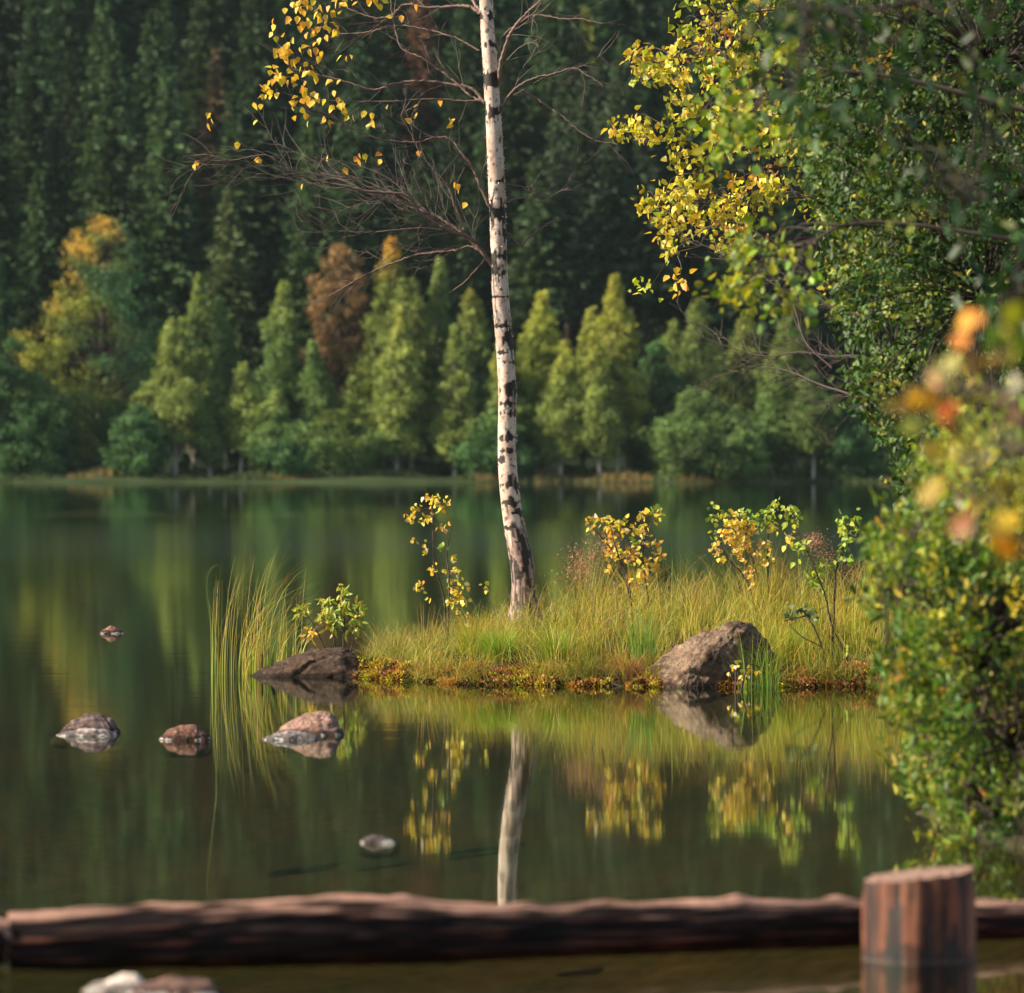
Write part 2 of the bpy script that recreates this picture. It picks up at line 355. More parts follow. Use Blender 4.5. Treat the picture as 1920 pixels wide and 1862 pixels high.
for r in range(11):
    y0=266+r*8
    hw=y0*.122+5; sp=5.5+.05*r; nn=int(2*hw/sp)
    for k in range(nn):
        x=-hw+(k+.5*(r%2))*sp+random.uniform(-1.2,1.2); y=y0+random.uniform(-3,3)
        i=random.choice([0,1,2,3,5,0,2]); f=random.choice([.5,.7,.9,1.1,1.35])*random.uniform(.85,1.15); w=random.uniform(-.1,.25)
        px=960+x/y*F
        if 1040<px<1210 and r<2: continue
        if r<2 and 350<px<480: continue
        if 1010<px<1240 and r<6: i=4
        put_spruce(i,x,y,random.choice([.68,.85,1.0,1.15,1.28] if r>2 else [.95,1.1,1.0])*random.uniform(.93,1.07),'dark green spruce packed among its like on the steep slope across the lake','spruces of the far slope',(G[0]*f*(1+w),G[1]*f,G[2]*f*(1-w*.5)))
for x_px,y,s in ((1050,265,1.0),(1066,272,1.05),(1100,270,1.05),(1128,276,1.0),(1150,266,.95),(1168,274,1.05),(1190,273,1.0),(1208,266,.95)):
    put_spruce(4,(x_px-960)/F*y,y,s,'bare stemmed spruce in the dark gap right of the white birch trunk','bare stemmed spruces behind the lit birches',(.045,.07,.038))
# individually recognisable conifers: top pixel, distance -> height
def top_at(i,px,py,y,label,color,group=None):
    x=(px-960)/F*y; z=CAMZ-(py-HZ)/F*y; s=(z-float(hillz(x,y)))/protos[i][3]
    return put_spruce(i,x,y,s,label,group,color)
top_at(0,405,85,292,'spruce with a dying reddish brown top, upper left above the others',(.17,.12,.07))
top_at(2,790,-70,300,'spruce with a dead russet crown at the top edge, left of the white trunk',(.15,.075,.055))
top_at(5,430,345,264,'slim grey green spruce with drooping tiers, below and left of the lowest birch boughs',(.085,.115,.045))
top_at(3,262,300,276,'yellowish green spruce above the orange topped maple',(.07,.115,.045))
top_at(1,1100,10,300,'bright yellow green conifer tip at the top edge right of the birch trunk',(.22,.25,.05))

def far_tree(name,px,top,wpx,y,label,cat,colf,base=.1,stems=1,seed=None,nq=9000,nl=300,tc=(.42,.38,.32),group=None,narrow=1.0):
    x=(px-960)/F*y; g=float(hillz(x,y)); H=CAMZ-(top-HZ)/F*y-g; Wd=wpx/F*y
    cb,tb=decid(seed or int(px*7+top),H,Wd,colf,base,nl,nq,narrow,stems,tc)
    e=empty(name,(x,y,g),label,cat,group); tb.build('trunk',M_bgbark,e); cb.build('crown',M_bgleaf,e); return e
def mono(c,c2=None,t0=.6):
    c=np.array(c); c2=np.array(c2 if c2 is not None else c*1.0)
    def f(x,z,rng):
        k=np.clip((z-t0)/(1-t0),0,1)[:,None]; return c*(1-k)+c2*k
    return f
def maple(x,z,rng):
    g=np.array([.06,.15,.07]); yv=np.array([.28,.30,.05]); o=np.array([.55,.36,.07])
    k=np.clip(.75-(x+.35)*1.1+.35*np.sin(z*23+x*4),0,1)[:,None]+.15*rng.normal(size=(len(x),1))
    k2=np.clip((z-.80)*5-(x-.0)*1.6+.4*np.sin(z*40+x*9),0,1)[:,None]
    c=g*(1-np.clip(k,0,1))+yv*np.clip(k,0,1); return c*(1-k2)+o*k2
LG=(.27,.335,.09); MG=(.155,.245,.075); BG=(.08,.17,.062); YG=(.42,.44,.08); BR=(.25,.155,.075)
T=[ # name px top width y label cat colf base stems
 ('birch_tree',-15,430,150,252,'tall blue green birch cut by the left edge of the photo','tree',mono(BG),.02,1),
 ('maple_tree',185,405,275,256,'broad maple turning orange at its crown, green on its right side','tree',maple,.03,1),
 ('alder_tree',60,700,170,252,'low dark green alder at the foot of the orange topped maple','tree',mono(BG,MG),.0,1),
 ('birch_tree',330,598,150,252,'light green birch with two leaning stems, right of the maple','tree',mono(LG),.14,2),
 ('birch_tree',362,515,110,260,'mid green birch peeping over the two stemmed birch','tree',mono(MG,LG),.0,1),
 ('birch_tree',425,555,100,258,'dusky green pointed birch behind the small one with a bare straight stem','tree',mono(MG),.0,1),
 ('birch_tree',448,682,95,252,'small pale green birch with one bare straight stem','tree',mono(LG),.2,1),
 ('birch_tree',525,528,130,255,'conical mid green birch just left of the brown beech','tree',mono(MG,LG),.0,1),
 ('birch_tree',515,730,110,251,'short bright green birch low in front of the conical one','tree',mono(MG,LG),.05,1),
 ('beech_tree',638,458,165,257.5,'beech with rusty brown foliage behind the pale birches','tree',mono(BR,(.34,.21,.09)),.0,1),
 ('birch_tree',716,446,140,256,'birch with an orange yellow tip standing before the rusty beech','tree',mono((.17,.22,.05),(.60,.34,.05),.8),.0,1),
 ('birch_tree',765,520,170,254,'broad olive green birch under the lowest birch boughs','tree',mono((.19,.235,.06)),.08,2),
 ('birch_tree',818,485,110,257,'pointed soft green birch left of the white trunk','tree',mono(MG,LG),.0,1),
 ('birch_tree',893,545,140,254,'yellowish birch directly behind the white trunk on its left side','tree',mono(MG,(.27,.28,.06)),.1,1),
 ('birch_tree',1008,548,150,254,'round topped yellow green birch immediately right of the white trunk','tree',mono((.21,.27,.05),YG,.5),.06,1),
 ('birch_tree',1092,578,105,257,'narrow olive birch between two brighter yellow green ones','tree',mono((.17,.22,.05),YG),.0,1),
 ('birch_tree',1158,515,125,253,'tall golden green birch with a thin pale stem, right of the white trunk','tree',mono((.28,.31,.065),(.38,.38,.06)),.14,1),
 ('alder_tree',1222,640,110,256,'dark teal green alder in the gap right of the golden birch','tree',mono(BG),.0,1),
 ('birch_tree',1310,560,150,258,'soft olive birch behind the bare hanging twigs','tree',mono((.13,.19,.055),LG),.05,1),
 ('birch_tree',1400,590,170,255,'wide yellow green birch behind the middle of the bare twigs','tree',mono((.15,.21,.05),(.26,.29,.06)),.05,1),
 ('alder_tree',1300,730,170,251,'low rounded green alder at the water below the olive birch','tree',mono(MG),.03,1),
 ('alder_tree',1370,760,120,250.5,'small bushy alder with a pale stem at the waterline','tree',mono(MG,(.08,.12,.04)),.12,1),
 ('birch_tree',1480,560,140,258,'yellowish birch partly hidden by the drooping green boughs','tree',mono((.16,.21,.05)),.0,1),
 ('birch_tree',1525,700,130,251.5,'birch with a pale slanting stem near the right end of the open shore','tree',mono((.12,.18,.05)),.2,1),
 ('alder_tree',1620,740,150,252,'blue green alder at the right end of the visible far shore','tree',mono(BG),.02,1),
 ('birch_tree',1700,600,170,256,'green birch behind the glossy alder leaves on the right','tree',mono(MG),.0,1),
 ('birch_tree',1860,560,190,256,'green birch hidden behind the right hand foliage','tree',mono(MG),.0,1),
 ('alder_tree',620,770,150,250.8,'low spreading green alder whose branches reach over the shore','tree',mono(MG,(.11,.15,.03),.3),.0,1),
 ('alder_tree',560,790,120,250.5,'small dark alder by the water below the conical birch','tree',mono(BG,MG),.0,1),
 ('alder_tree',255,760,110,250.5,'small dark alder between the maple and the two stemmed birch','tree',mono(BG),.0,1),
 ('alder_tree',930,770,130,251,'low dark alder behind the foot of the white trunk','tree',mono(BG,MG),.0,1),
 ('birch_tree',592,640,90,253,'slim dusky birch in the gap left of the brown beech','tree',mono(MG),.0,1),
 ('birch_tree',668,705,110,253,'pale green birch standing before the foot of the brown beech','tree',mono(LG),.0,1),
 ('birch_tree',742,570,110,252,'soft yellow green birch low under the orange yellow tip','tree',mono(LG,(.36,.38,.09)),.0,1),
 ('birch_tree',852,610,100,252,'slim olive birch in the gap before the pointed one','tree',mono(LG),.0,1),
 ('birch_tree',945,640,100,252,'yellow green birch low behind the white trunk','tree',mono(LG,YG),.0,1),
 ('birch_tree',1050,640,110,252,'low bright birch filling the gap right of the round topped one','tree',mono(LG,YG),.0,1),
 ('birch_tree',1125,620,90,251.5,'slim bright birch leaning against the tall golden one','tree',mono(LG,YG),.0,1),
 ('birch_tree',1255,600,110,259,'dusky olive birch behind the teal green alder','tree',mono(MG,LG),.0,1),
 ('birch_tree',1350,640,120,254,'yellowish birch between the two wide ones behind the bare twigs','tree',mono(LG),.0,1),
 ('birch_tree',1445,660,120,253,'pale green birch low behind the bare twigs','tree',mono(MG,LG),.0,1),
 ('birch_tree',395,650,90,252,'slim green birch squeezed right of the two stemmed one','tree',mono(MG,LG),.0,1),
 ('birch_tree',-140,480,170,254,'green birch beyond the left edge','tree',mono(MG),.0,1),
 ('birch_tree',2000,560,190,254,'green birch beyond the right edge','tree',mono(MG),.0,1),
]
for a in T:
    PW=.92 if a[0]=='birch_tree' else .62
    if a[1] in (-140,2000): continue
    tc=(.60,.54,.45) if a[0]=='birch_tree' else (.10,.08,.06)
    far_tree(a[0],a[1],a[2],a[3]*(.86 if a[0]=='birch_tree' else 1),a[4],a[5],a[6],a[7],max(a[8],.04)+(.12 if a[0]=='birch_tree' else 0),a[9],tc=tc,nq=int(9000+a[3]*80))
random.seed(9); PW=.7
for k in range(26):
    px=-60+k*80+random.uniform(-20,20); w=random.uniform(60,120)
    cc=random.choice([MG,BG,BG,(.09,.12,.03)])
    far_tree('shrub',px,random.uniform(842,884),w,252.8+random.uniform(0,2.5),'low leafy shrub in the row behind the far waterline','shrub',mono(cc),.0,1,seed=900+k,nq=1500,nl=14,tc=(.1,.08,.06),group='shrubs along the far shore')

# ------------------------------------------------------------------ hero birch on the islet
def zat(py,Y): return CAMZ-(py-HZ)/F*Y
TY=28.7
tp=[(985,1150,21),(983,1120,20),(979,1060,20),(967,1000,20),(958,940,18.5),(951,860,17.5),(951,740,17),(946,650,16.5),(938,540,16),(934,440,15.5),(931,350,15.5),(926,240,15),(920,140,14),(914,50,13),(911,-20,12.5),(905,-250,11),(915,-600,9),(905,-1000,6.5),(912,-1500,2)]
base=P(985,1140,TY); gz=float(gh(base[0],TY)); base=np.array([base[0],TY,gz])
hero=empty('birch_tree',tuple(base),'slender white barked birch with nearly bare boughs, rooted in the islet grass','tree')
ctr=np.array([P(a,b_,TY) for a,b_,_ in tp]); ctr=np.vstack([[ctr[0][0]+.01,TY,gz-.12],ctr]); rad=np.array([24]+[r for *_,r in tp])/F*TY
NR=1500; path=spline(ctr,NR); rr=spline(np.stack([rad,rad*0,rad*0],1),NR)[:,0]; SD=40
def bark():
    b=Buf(); a,bb=frames(path); a=np.tile([1.,0,0],(NR,1)); bb=np.tile([0,1.,0],(NR,1))
    pyrow=HZ-(path[:,2]-CAMZ)*F/TY
    collars=[(210,15,0),(150,12,0),(85,7,.3),(30,9,0),(400,18,0),(440,12,.8),(480,8,0),(510,20,-.5),(633,20,.7),(612,3,0),(557,2,0),(340,5,.7),(662,5,-.2),(680,5,.9),(733,12,.8),(757,7,.2),(776,9,.7),(820,8,.3),(845,5,.3),(862,6,-.6),(910,13,.5),(942,12,.2),(962,7,.7),(990,4,-.5)]
    V=np.zeros((NR,SD,3)); C=np.zeros((NR,SD,3)); th=np.arange(SD)*2*PI/SD
    white=np.array([.60,.48,.40]); dark=np.array([.028,.020,.016]); pink=np.array([.50,.30,.22])
    for i in range(NR):
        z=path[i,2]; py=pyrow[i]
        low=min(1,max(0,(py-965)/70)); 
        for j in range(SD):
            c,s=math.cos(th[j]),math.sin(th[j]); q=Vector((c*1.1,s*1.1,z*9)); q2=Vector((c*2.4,s*2.4,z*34)); q3=Vector((c*3.2,s*3.2,z*11))
            n1=noise.noise(q); n2=noise.noise(q2); n3=noise.noise(q3+Vector((7,3,1)))
            dk=0
            for (cy,h,side) in collars:
                dy=abs(py-cy)/h
                if dy<1.9:
                    w=1 if side==0 else max(0,1.15-abs(side-c)*.95)*(1 if s<.5 else .4)
                    e=1.35*w*(.80+.20*math.sin(j*.157*1.0+cy*1.7))-dy*.9+1.1*n3+.8*n2
                    if e>.12: dk=max(dk,min(1,(e-.12)*5))
            if n2>.33+.12*n1: dk=max(dk,min(1,(n2-.36)*7)*.75)
            if noise.noise(Vector((c*3,s*3,z*70)))>.42: dk=max(dk,.45)
            ll=low*1.25-.25+.75*noise.noise(Vector((c*2.2,s*2.2,z*5+9)))+.25*c-.15
            fis=noise.noise(Vector((c*5.5,s*5.5,z*8)))
            col=white*(1-.12*n1)+(pink-white)*min(1,max(0,.30+.8*n1+.3*n3))
            col=col*(1-dk)+dark*dk
            r=rr[i]*(1+.03*n1+.02*n2-.03*dk+.05*noise.noise(Vector((c,s,z*2.5))))
            if ll>0:
                lk=min(1,ll*4); lc=np.array([.30,.20,.17]) if fis>.12 else dark*1.2
                lc=lc*(1+.5*n2); col=col*(1-lk)+lc*lk; r*=1+lk*(.10*fis+.05*n2)+.1*low+.25*max(0,(py-1090)/50)**2
            V[i,j]=path[i]+np.array([c*r,s*r,0]); C[i,j]=col
    i=np.arange(NR-1)[:,None]*SD; j=np.arange(SD)[None]; k=(j+1)%SD
    b.add(V.reshape(-1,3),np.stack([i+j,i+k,i+k+SD,i+j+SD],-1).reshape(-1,4),np.clip(C,.01,.9).reshape(-1,3))
    # curling flakes of peeling bark
    rg=np.random.default_rng(4)
    for q in range(150):
        py=rg.choice([rg.uniform(-20,480),rg.uniform(200,420),rg.uniform(480,1000)]); i=int(np.argmin(abs(pyrow-py))); t=rg.uniform(0,2*PI)
        t=rg.choice([t,rg.normal(0,.35),rg.normal(PI,.35)])
        n=np.array([math.cos(t),math.sin(t),0]); tg=np.array([-n[1],n[0],0]); p0=path[i]+n*rr[i]*1.0; L=rg.uniform(.006,.016); hh=rg.uniform(.003,.009)
        pts=[];
        for u in (0,.5,1):
            c=p0+tg*L*u*.7+n*L*.55*u**1.6
            pts+= [c-[0,0,hh*(1-.4*u)],c+[0,0,hh*(1-.4*u)]]
        b.add(pts,[[0,2,3,1],[2,4,5,3]],np.array([.66,.50,.38])*rg.uniform(.55,1))
    return b.build('trunk',M_bark,hero,base,smooth=True)
bark()

rng=np.random.default_rng(21)
TWC=np.array([.115,.088,.075])
def twigs(buf,rng,path,r0,nper,L0,depth,plane=.35,droop=.0,tmin=.15,ends=None,col=TWC,spread=.7):
    n=len(path); seg=np.linalg.norm(np.diff(path,axis=0),axis=1); tot=seg.sum(); m=max(1,int(tot*nper)); sgn=1
    for k in range(m):
        t=tmin+(1-tmin)*((k+rng.random())/m); i=min(n-2,int(t*(n-1))); p=path[i]; tg=unit(path[i+1]-path[i]); sgn=-sgn
        side=unit(np.array([-tg[2],rng.normal()*plane,tg[0]])+rng.normal(size=3)*.15)*sgn
        d=unit(tg+side*rng.uniform(.45,1.1)*spread+rng.normal(size=3)*np.array([.08,plane,.08]))
        L=L0*rng.uniform(.45,1.2)*(1-.35*t); pts=[p]; c=d; q=5+int(L*6)
        bend=rng.normal(size=3)*.09; bend[2]+=-droop
        for s in range(q):
            c=unit(c+bend*1.0+rng.normal(size=3)*.12+tg*.07); pts.append(pts[-1]+c*L/q)
        pts=np.array(pts); tube(buf,pts,np.linspace(r0,r0*.4,len(pts)),3,col*rng.uniform(.7,1.7))
        if ends is not None: ends.append(pts[-1]); ends.append(pts[len(pts)//2])
        if depth>1: twigs(buf,rng,pts,r0*.7,nper*1.0,L0*.5,depth-1,plane,droop,.2,ends,col,spread)
BR_=[ # path pixels, start radius px, twig density, twig length, depth
 ([(908,192),(884,166),(845,158),(790,151),(740,157),(700,168),(640,150),(590,138),(540,128)],3.2,9,.32,2),
 ([(910,190),(860,189),(800,186),(740,190),(680,191),(620,189),(560,184)],2.2,6,.22,2),
 ([(926,498),(895,462),(868,438),(835,415),(800,398),(770,388),(730,372),(690,362),(650,340),(600,322)],4.6,15,.42,2),
 ([(893,455),(872,442),(840,432),(790,400),(760,366),(700,360),(640,348),(590,338),(545,322),(500,292),(440,300),(368,303)],4.2,13,.42,2),
 ([(925,502),(905,475),(880,462),(850,470),(810,474),(780,478),(740,492),(700,508),(660,530),(615,556)],2.6,12,.30,2),
 ([(868,440),(830,432),(780,428),(700,436),(640,434),(600,422),(560,405)],2.2,11,.28,2),
 ([(922,395),(905,360),(888,320),(865,285),(845,262),(820,258),(780,266),(720,262),(660,240),(615,215),(570,200)],3.0,8,.30,2),
 ([(912,195),(880,178),(850,150),(815,125),(790,108),(755,92),(742,60),(735,20),(728,-30)],2.6,8,.28,2),
 ([(900,27),(880,12),(855,12),(800,14),(760,8),(735,28),(700,33),(640,10),(590,-20)],3.6,8,.34,2),
 ([(902,25),(885,0),(870,-30),(850,-80)],3.4,5,.3,1),
 ([(870,430),(855,390),(840,350),(815,320),(790,290),(770,250),(750,215)],2.2,12,.22,2),
 ([(900,95),(850,70),(800,55),(740,48),(690,60),(640,62),(600,50)],1.8,9,.26,2),
 ([(938,214),(950,185),(975,160),(1005,146),(1040,138),(1075,128),(1100,140),(1130,160)],3.0,10,.30,2),
 ([(970,166),(1000,180),(1030,202),(1060,222),(1090,248),(1120,264),(1158,270)],2.2,8,.22,2),
 ([(935,160),(938,125),(948,85),(965,50),(990,22),(1020,-10),(1040,-60)],4.6,8,.36,2),
 ([(980,34),(1010,28),(1050,35),(1090,36),(1130,45)],1.8,9,.28,2),
 ([(928,92),(945,65),(975,42),(1000,25),(1015,5)],2.2,8,.28,1),
 ([(943,432),(958,442),(976,462),(990,446),(1020,425),(1045,408)],2.4,7,.20,2),
 ([(941,385),(975,370),(1010,378),(1045,362),(1070,350)],1.4,11,.24,2),
 ([(943,345),(985,350),(1015,355)],1.2,10,.2,1),
 ([(905,470),(912,480),(880,520),(850,545)],1.0,7,.18,1),
]
ends=[]
for k,(pp,r,dn,L,dp) in enumerate(BR_):
    Yo=0; pts=[]
    sl=rng.uniform(-.45,.45)
    for i,(a,c) in enumerate(pp):
        pts.append(P(a,c,TY+sl*i/len(pp)))
    pth=spline(pts,10*len(pp)); rg=np.linspace(r,.9,len(pth))/F*TY
    b=Buf(); jit=rng.normal(size=pth.shape)*.0022; tube(b,pth+jit,rg,6,np.array([.17,.11,.09])*rng.uniform(.7,1.3))
    ee=[]; twigs(b,rng,pth,.0026,dn*1.05,L*1.5,dp,.4,-.01 if k<8 else 0,.12,ee)
    ends+=ee+list(pth[::4])
    b.build('branch',M_twig,hero,base)
# crown above the frame: simple upper boughs with a thin autumn leafage
b=Buf(); ue=[]
for k in range(22):
    i=int(np.argmin(abs((HZ-(path[:,2]-CAMZ)*F/TY)-(-120-58*k)))); p=path[i]; th=rng.uniform(0,2*PI); L=rng.uniform(.8,1.5)*(1-k/30)
    d=np.array([math.cos(th),math.sin(th),.45]); pth=spline([p,p+d*L*.5+[0,0,.15],p+d*L],10); tube(b,pth,np.linspace(.012,.003,10),5,TWC*1.5); twigs(b,rng,pth,.0026,6,.3,2,.5,.02,.2,ue)
b.build('branch',M_twig,hero,base)
ends=np.array(ends)
YEL=[(6,(.80,.56,.06)),(3,(.80,.46,.06)),(2,(.68,.58,.08)),(1,(.78,.36,.06))]
LC=[(390,228,4,7),(366,308,2,3),(447,273,1,3),(483,232,1,3),(478,298,2,4),(567,350,1,3),(505,42,3,10),(520,95,3,10),(518,72,1,4),(545,12,4,12),(560,5,6,14),(575,25,9,16),(605,30,9,16),(610,55,8,13),(583,58,4,8),(612,15,3,14),(630,-5,6,16),(665,5,3,8),(700,2,5,12),(712,0,4,9),(745,38,2,6),(776,8,1,3),(541,0,2,5),(516,146,1,4),(540,92,3,8),(535,95,3,9),(561,95,1,3),(520,100,2,7),(536,98,2,5),(606,93,3,8),(527,148,2,5),(560,35,1,2),(538,110,1,3),(543,35,1,3),(560,200,6,20),(600,110,2,6),(628,58,3,5),(572,15,2,4),
    (515,185,1,3),(540,95,3,7),(537,72,1,3),(520,95,1,3),(648,110,3,6),(555,125,5,12),(535,108,3,7),(566,92,3,8),(583,60,2,5),(592,140,6,12),(612,165,5,12),(525,160,3,8),(540,150,7,14),(558,165,7,15),(500,182,7,14),(480,199,3,8),(510,170,6,12),(575,178,5,8),(588,195,6,9),(556,195,4,8),(530,142,4,12),(625,205,6,11),(645,210,6,11),(614,232,3,6),(652,222,2,5),(683,217,3,5),(693,235,2,4),(728,203,1,3),(775,228,2,3),(822,192,1,3),(848,232,3,6),(783,206,1,2),(788,288,1,3),(670,293,2,4),(690,295,2,5),(716,297,2,4),(675,302,1,3),(645,317,1,3),(618,296,1,3),(857,350,3,5),(872,384,1,2),(547,38,2,5),(560,55,2,4)]
b=Buf(); tb=Buf()
for (a,c,n,s) in LC:
    q=P(a,c,TY)+np.array([0,rng.normal()*.05,0]); j=int(np.argmin(np.linalg.norm((ends-q)*[1,.3,1],axis=1))); e=ends[j]
    if np.linalg.norm(e-q)>.02: tube(tb,spline([e,(e+q)/2+rng.normal(size=3)*.015+[0,0,.02],q+[0,0,.012]],7),np.linspace(.0022,.001,7),3,TWC)
    pos=q+rng.normal(size=(n,3))*np.array([s,s*.8,s])*.95/317+[0,0,.02]
    leaves(b,rng,pos,np.tile([-.1,-.1,-1],(n,1))+rng.normal(size=(n,3))*.55,rng.uniform(.038,.056,n),pick(rng,YEL,n,.12),'birch',(.6,tuple(SUN*.5+np.array([0,-.5,0]))))
ue=np.array(ue); k=rng.choice(len(ue),700); leaves(b,rng,ue[k]+rng.normal(size=(700,3))*.02,np.tile([0,0,-1],(700,1))+rng.normal(size=(700,3))*.6,rng.uniform(.04,.055,700),pick(rng,YEL,700),'birch')
b.v+=tb.v; b.c+=tb.c
for k_,fl_ in tb.f.items(): b.f.setdefault(k_,[]).extend([q_+b.n for q_ in fl_])
b.build('foliage',M_leaf,hero,base)

# ------------------------------------------------------------------ generic leafy plant
def limb_points(limbs):
    return np.concatenate([l for l,_ in limbs])
def plant(name,label,cat,loc,limbs_px,clusters,leafmat_=M_leaf,shape='birch',seed=1,trunk=None,twigcol=(.05,.036,.03),tight=.75,upw=-.45,spray=.22,branchcol=(.06,.04,.03),dead=None,leafup=None):
    """limbs_px: list of (world points, r0, r1); clusters: arrays (pos, n leaves, size, palette); each cluster is a leafy spray on a twig"""
    rng=np.random.default_rng(seed); e=empty(name,loc,label,cat); bb=Buf(); tb=Buf(); lb=Buf(); pts=[];tan=[]
    if trunk is not None:
        t_,r0,r1=trunk; tp_=spline(t_,24); q=Buf(); tube(q,tp_+rng.normal(size=tp_.shape)*r0*.06,np.linspace(r0,r1,24),14,np.array(branchcol)*1.4); q.build('trunk',M_twig,e,loc,True)
        pts.append(tp_[4:])
    for (l,r0,r1) in limbs_px:
        lp=spline(l,8*len(l)); tube(bb,lp+rng.normal(size=lp.shape)*r0*.12,np.linspace(r0,r1,len(lp)),6,np.array(branchcol)*rng.uniform(.8,1.4)); pts.append(lp[1:])
    pts=np.concatenate(pts)
    for (c,n,size,pal) in clusters:
        d=np.linalg.norm(pts-c,axis=1); j=int(np.argmin(d+.25*rng.random(len(d))*d)); s=pts[j]
        out=unit(c-s+rng.normal(size=3)*.04); L=spray*rng.uniform(.7,1.3); tipd=unit(out+np.array([0,0,-.25 if upw<0 else .9])+rng.normal(size=3)*.35)
        tw=spline([s,(s+c)/2+[0,0,.08*d[j]],c-tipd*L*.5,c+tipd*L*.5+[0,0,-.02]],10)
        tube(tb,tw,np.linspace(.0035+.003*min(1,d[j]),.0012,10),3,np.array(twigcol)*rng.uniform(.7,1.5))
        t=rng.uniform(0,1,n); base_=c+tipd*(t[:,None]-.5)*L+rng.normal(size=(n,3))*size*tight
        td=tipd*.5+rng.normal(size=(n,3))*.75+np.array([0,0,upw])
        pc=pick(rng,pal,n,.2); dom=pick(rng,pal,1,.1)[0]*math.exp(rng.normal()*.28); km=rng.random((n,1))<.65; pc=np.where(km,dom*(1+.15*rng.normal(size=(n,1))),pc)
        leaves(lb,rng,base_,td,size*rng.uniform(.5,1.3,n),np.clip(pc,.004,.9),shape,leafup)
    bb.join(tb); bb.build('branch',M_twig,e,loc); lb.build('foliage',leafmat_,e,loc)
    if dead is not None:
        for (l,r0,dn,L) in dead:
            q=Buf(); lp=spline(l,8*len(l)); tube(q,lp,np.linspace(r0,.0015,len(lp)),5,np.array(twigcol)*1.2); twigs(q,rng,lp,.0021,dn*1.5,L*1.5,2,.4,.0,.1,None,np.array(twigcol)*1.8); q.build('dead_branch',M_twig,e,loc)
    return e
def inpoly(x,y,poly):
    r=False; n=len(poly)
    for i in range(n):
        x1,y1=poly[i]; x2,y2=poly[(i+1)%n]
        if (y1>y)!=(y2>y) and x<(x2-x1)*(y-y1)/(y2-y1)+x1: r=not r
    return r
def fill(rng,poly,n,Y0,Y1,nl,size,pal):
    xs=[p[0] for p in poly]; ys=[p[1] for p in poly]; o=[]
    while len(o)<n:
        a=rng.uniform(min(xs),max(xs)); c=rng.uniform(min(ys),max(ys))
        if inpoly(a,c,poly): o.append((P(a,c,rng.uniform(Y0,Y1)),nl,size,pal))
    return o
def lobes(rng,L,Yr,nl,size,pal):
    o=[]
    for (cx,cy,rx,ry,n) in L:
        for k in range(n):
            u=unit(rng.normal(size=2))*math.sqrt(rng.random()); o.append((P(cx+u[0]*rx,cy+u[1]*ry,rng.uniform(*Yr)),nl,size,pal))
    return o
rng=np.random.default_rng(77)
DG=[(5,(.038,.085,.020)),(3,(.065,.125,.026)),(1.6,(.20,.23,.045)),(.08,(.45,.33,.05))]
YG2=[(5,(.56,.50,.045)),(3,(.34,.40,.04)),(3,(.68,.48,.05)),(.7,(.68,.33,.07))]
WG=[(5,(.12,.22,.03)),(4,(.24,.31,.036)),(2,(.06,.13,.028)),(1.2,(.46,.40,.04)),(.2,(.6,.3,.05))]
# glossy green alder at the right, 21-25 m away
poly=[(1500,-120),(1470,20),(1500,160),(1500,260),(1540,330),(1520,420),(1545,520),(1570,600),(1640,650),(1590,710),(1640,760),(1690,850),(1700,940),(1780,1010),(2250,1010),(2250,-120)]
root=(3.75,24.2,.25)
tr=[(3.8,24.2,-.2),(3.72,24.2,1.2),(3.6,24.3,2.6),(3.5,24.2,4.6)]
limbs=[]
for (a,c,Y,z0) in ((1560,30,23,3.0),(1600,200,22.4,2.5),(1590,330,24,2.1),(1650,480,22.5,1.7),(1640,640,24,1.3),(1720,760,22.6,1.0),(1800,900,23,.8),(1850,120,22,2.6),(1850,560,22,1.4),(1700,-80,24,3.3)):
    s=np.array([3.68,24.2,z0]); e_=P(a,c,Y); limbs.append(([s,(s*.6+e_*.4)+[0,0,.18],e_],.022,.004))
cl=fill(rng,poly,1950,21.2,25.2,42,.039,DG)
dead=[([P(1690,800,23.5),P(1640,760,23.8),P(1590,738,24),P(1540,722,24.2),P(1490,700,24.4),P(1450,690,24.5),P(1400,692,24.6),P(1330,712,24.7)],.009,11,.26),
      ([P(1640,690,23.8),P(1600,668,24),P(1560,668,24.2),P(1500,660,24.4),P(1440,668,24.5),P(1380,655,24.6),P(1300,625,24.7)],.006,13,.26),
      ([P(1660,610,23.6),P(1610,590,23.8),P(1560,572,24),P(1510,545,24.2),P(1460,520,24.4)],.006,10,.26),
      ([P(1560,690,24.1),P(1510,640,24.2),P(1480,560,24.4),P(1400,500,24.6),P(1300,450,24.8)],.006,9,.22),
      ([P(1600,735,24),P(1560,760,24),P(1520,790,24),P(1560,810,24)],.003,9,.16)]
plant('alder_tree','tall alder with dense glossy dark green leaves filling the right side','tree',root,limbs,cl,M_alder,'oval',5,(tr,.09,.045),dead=dead)
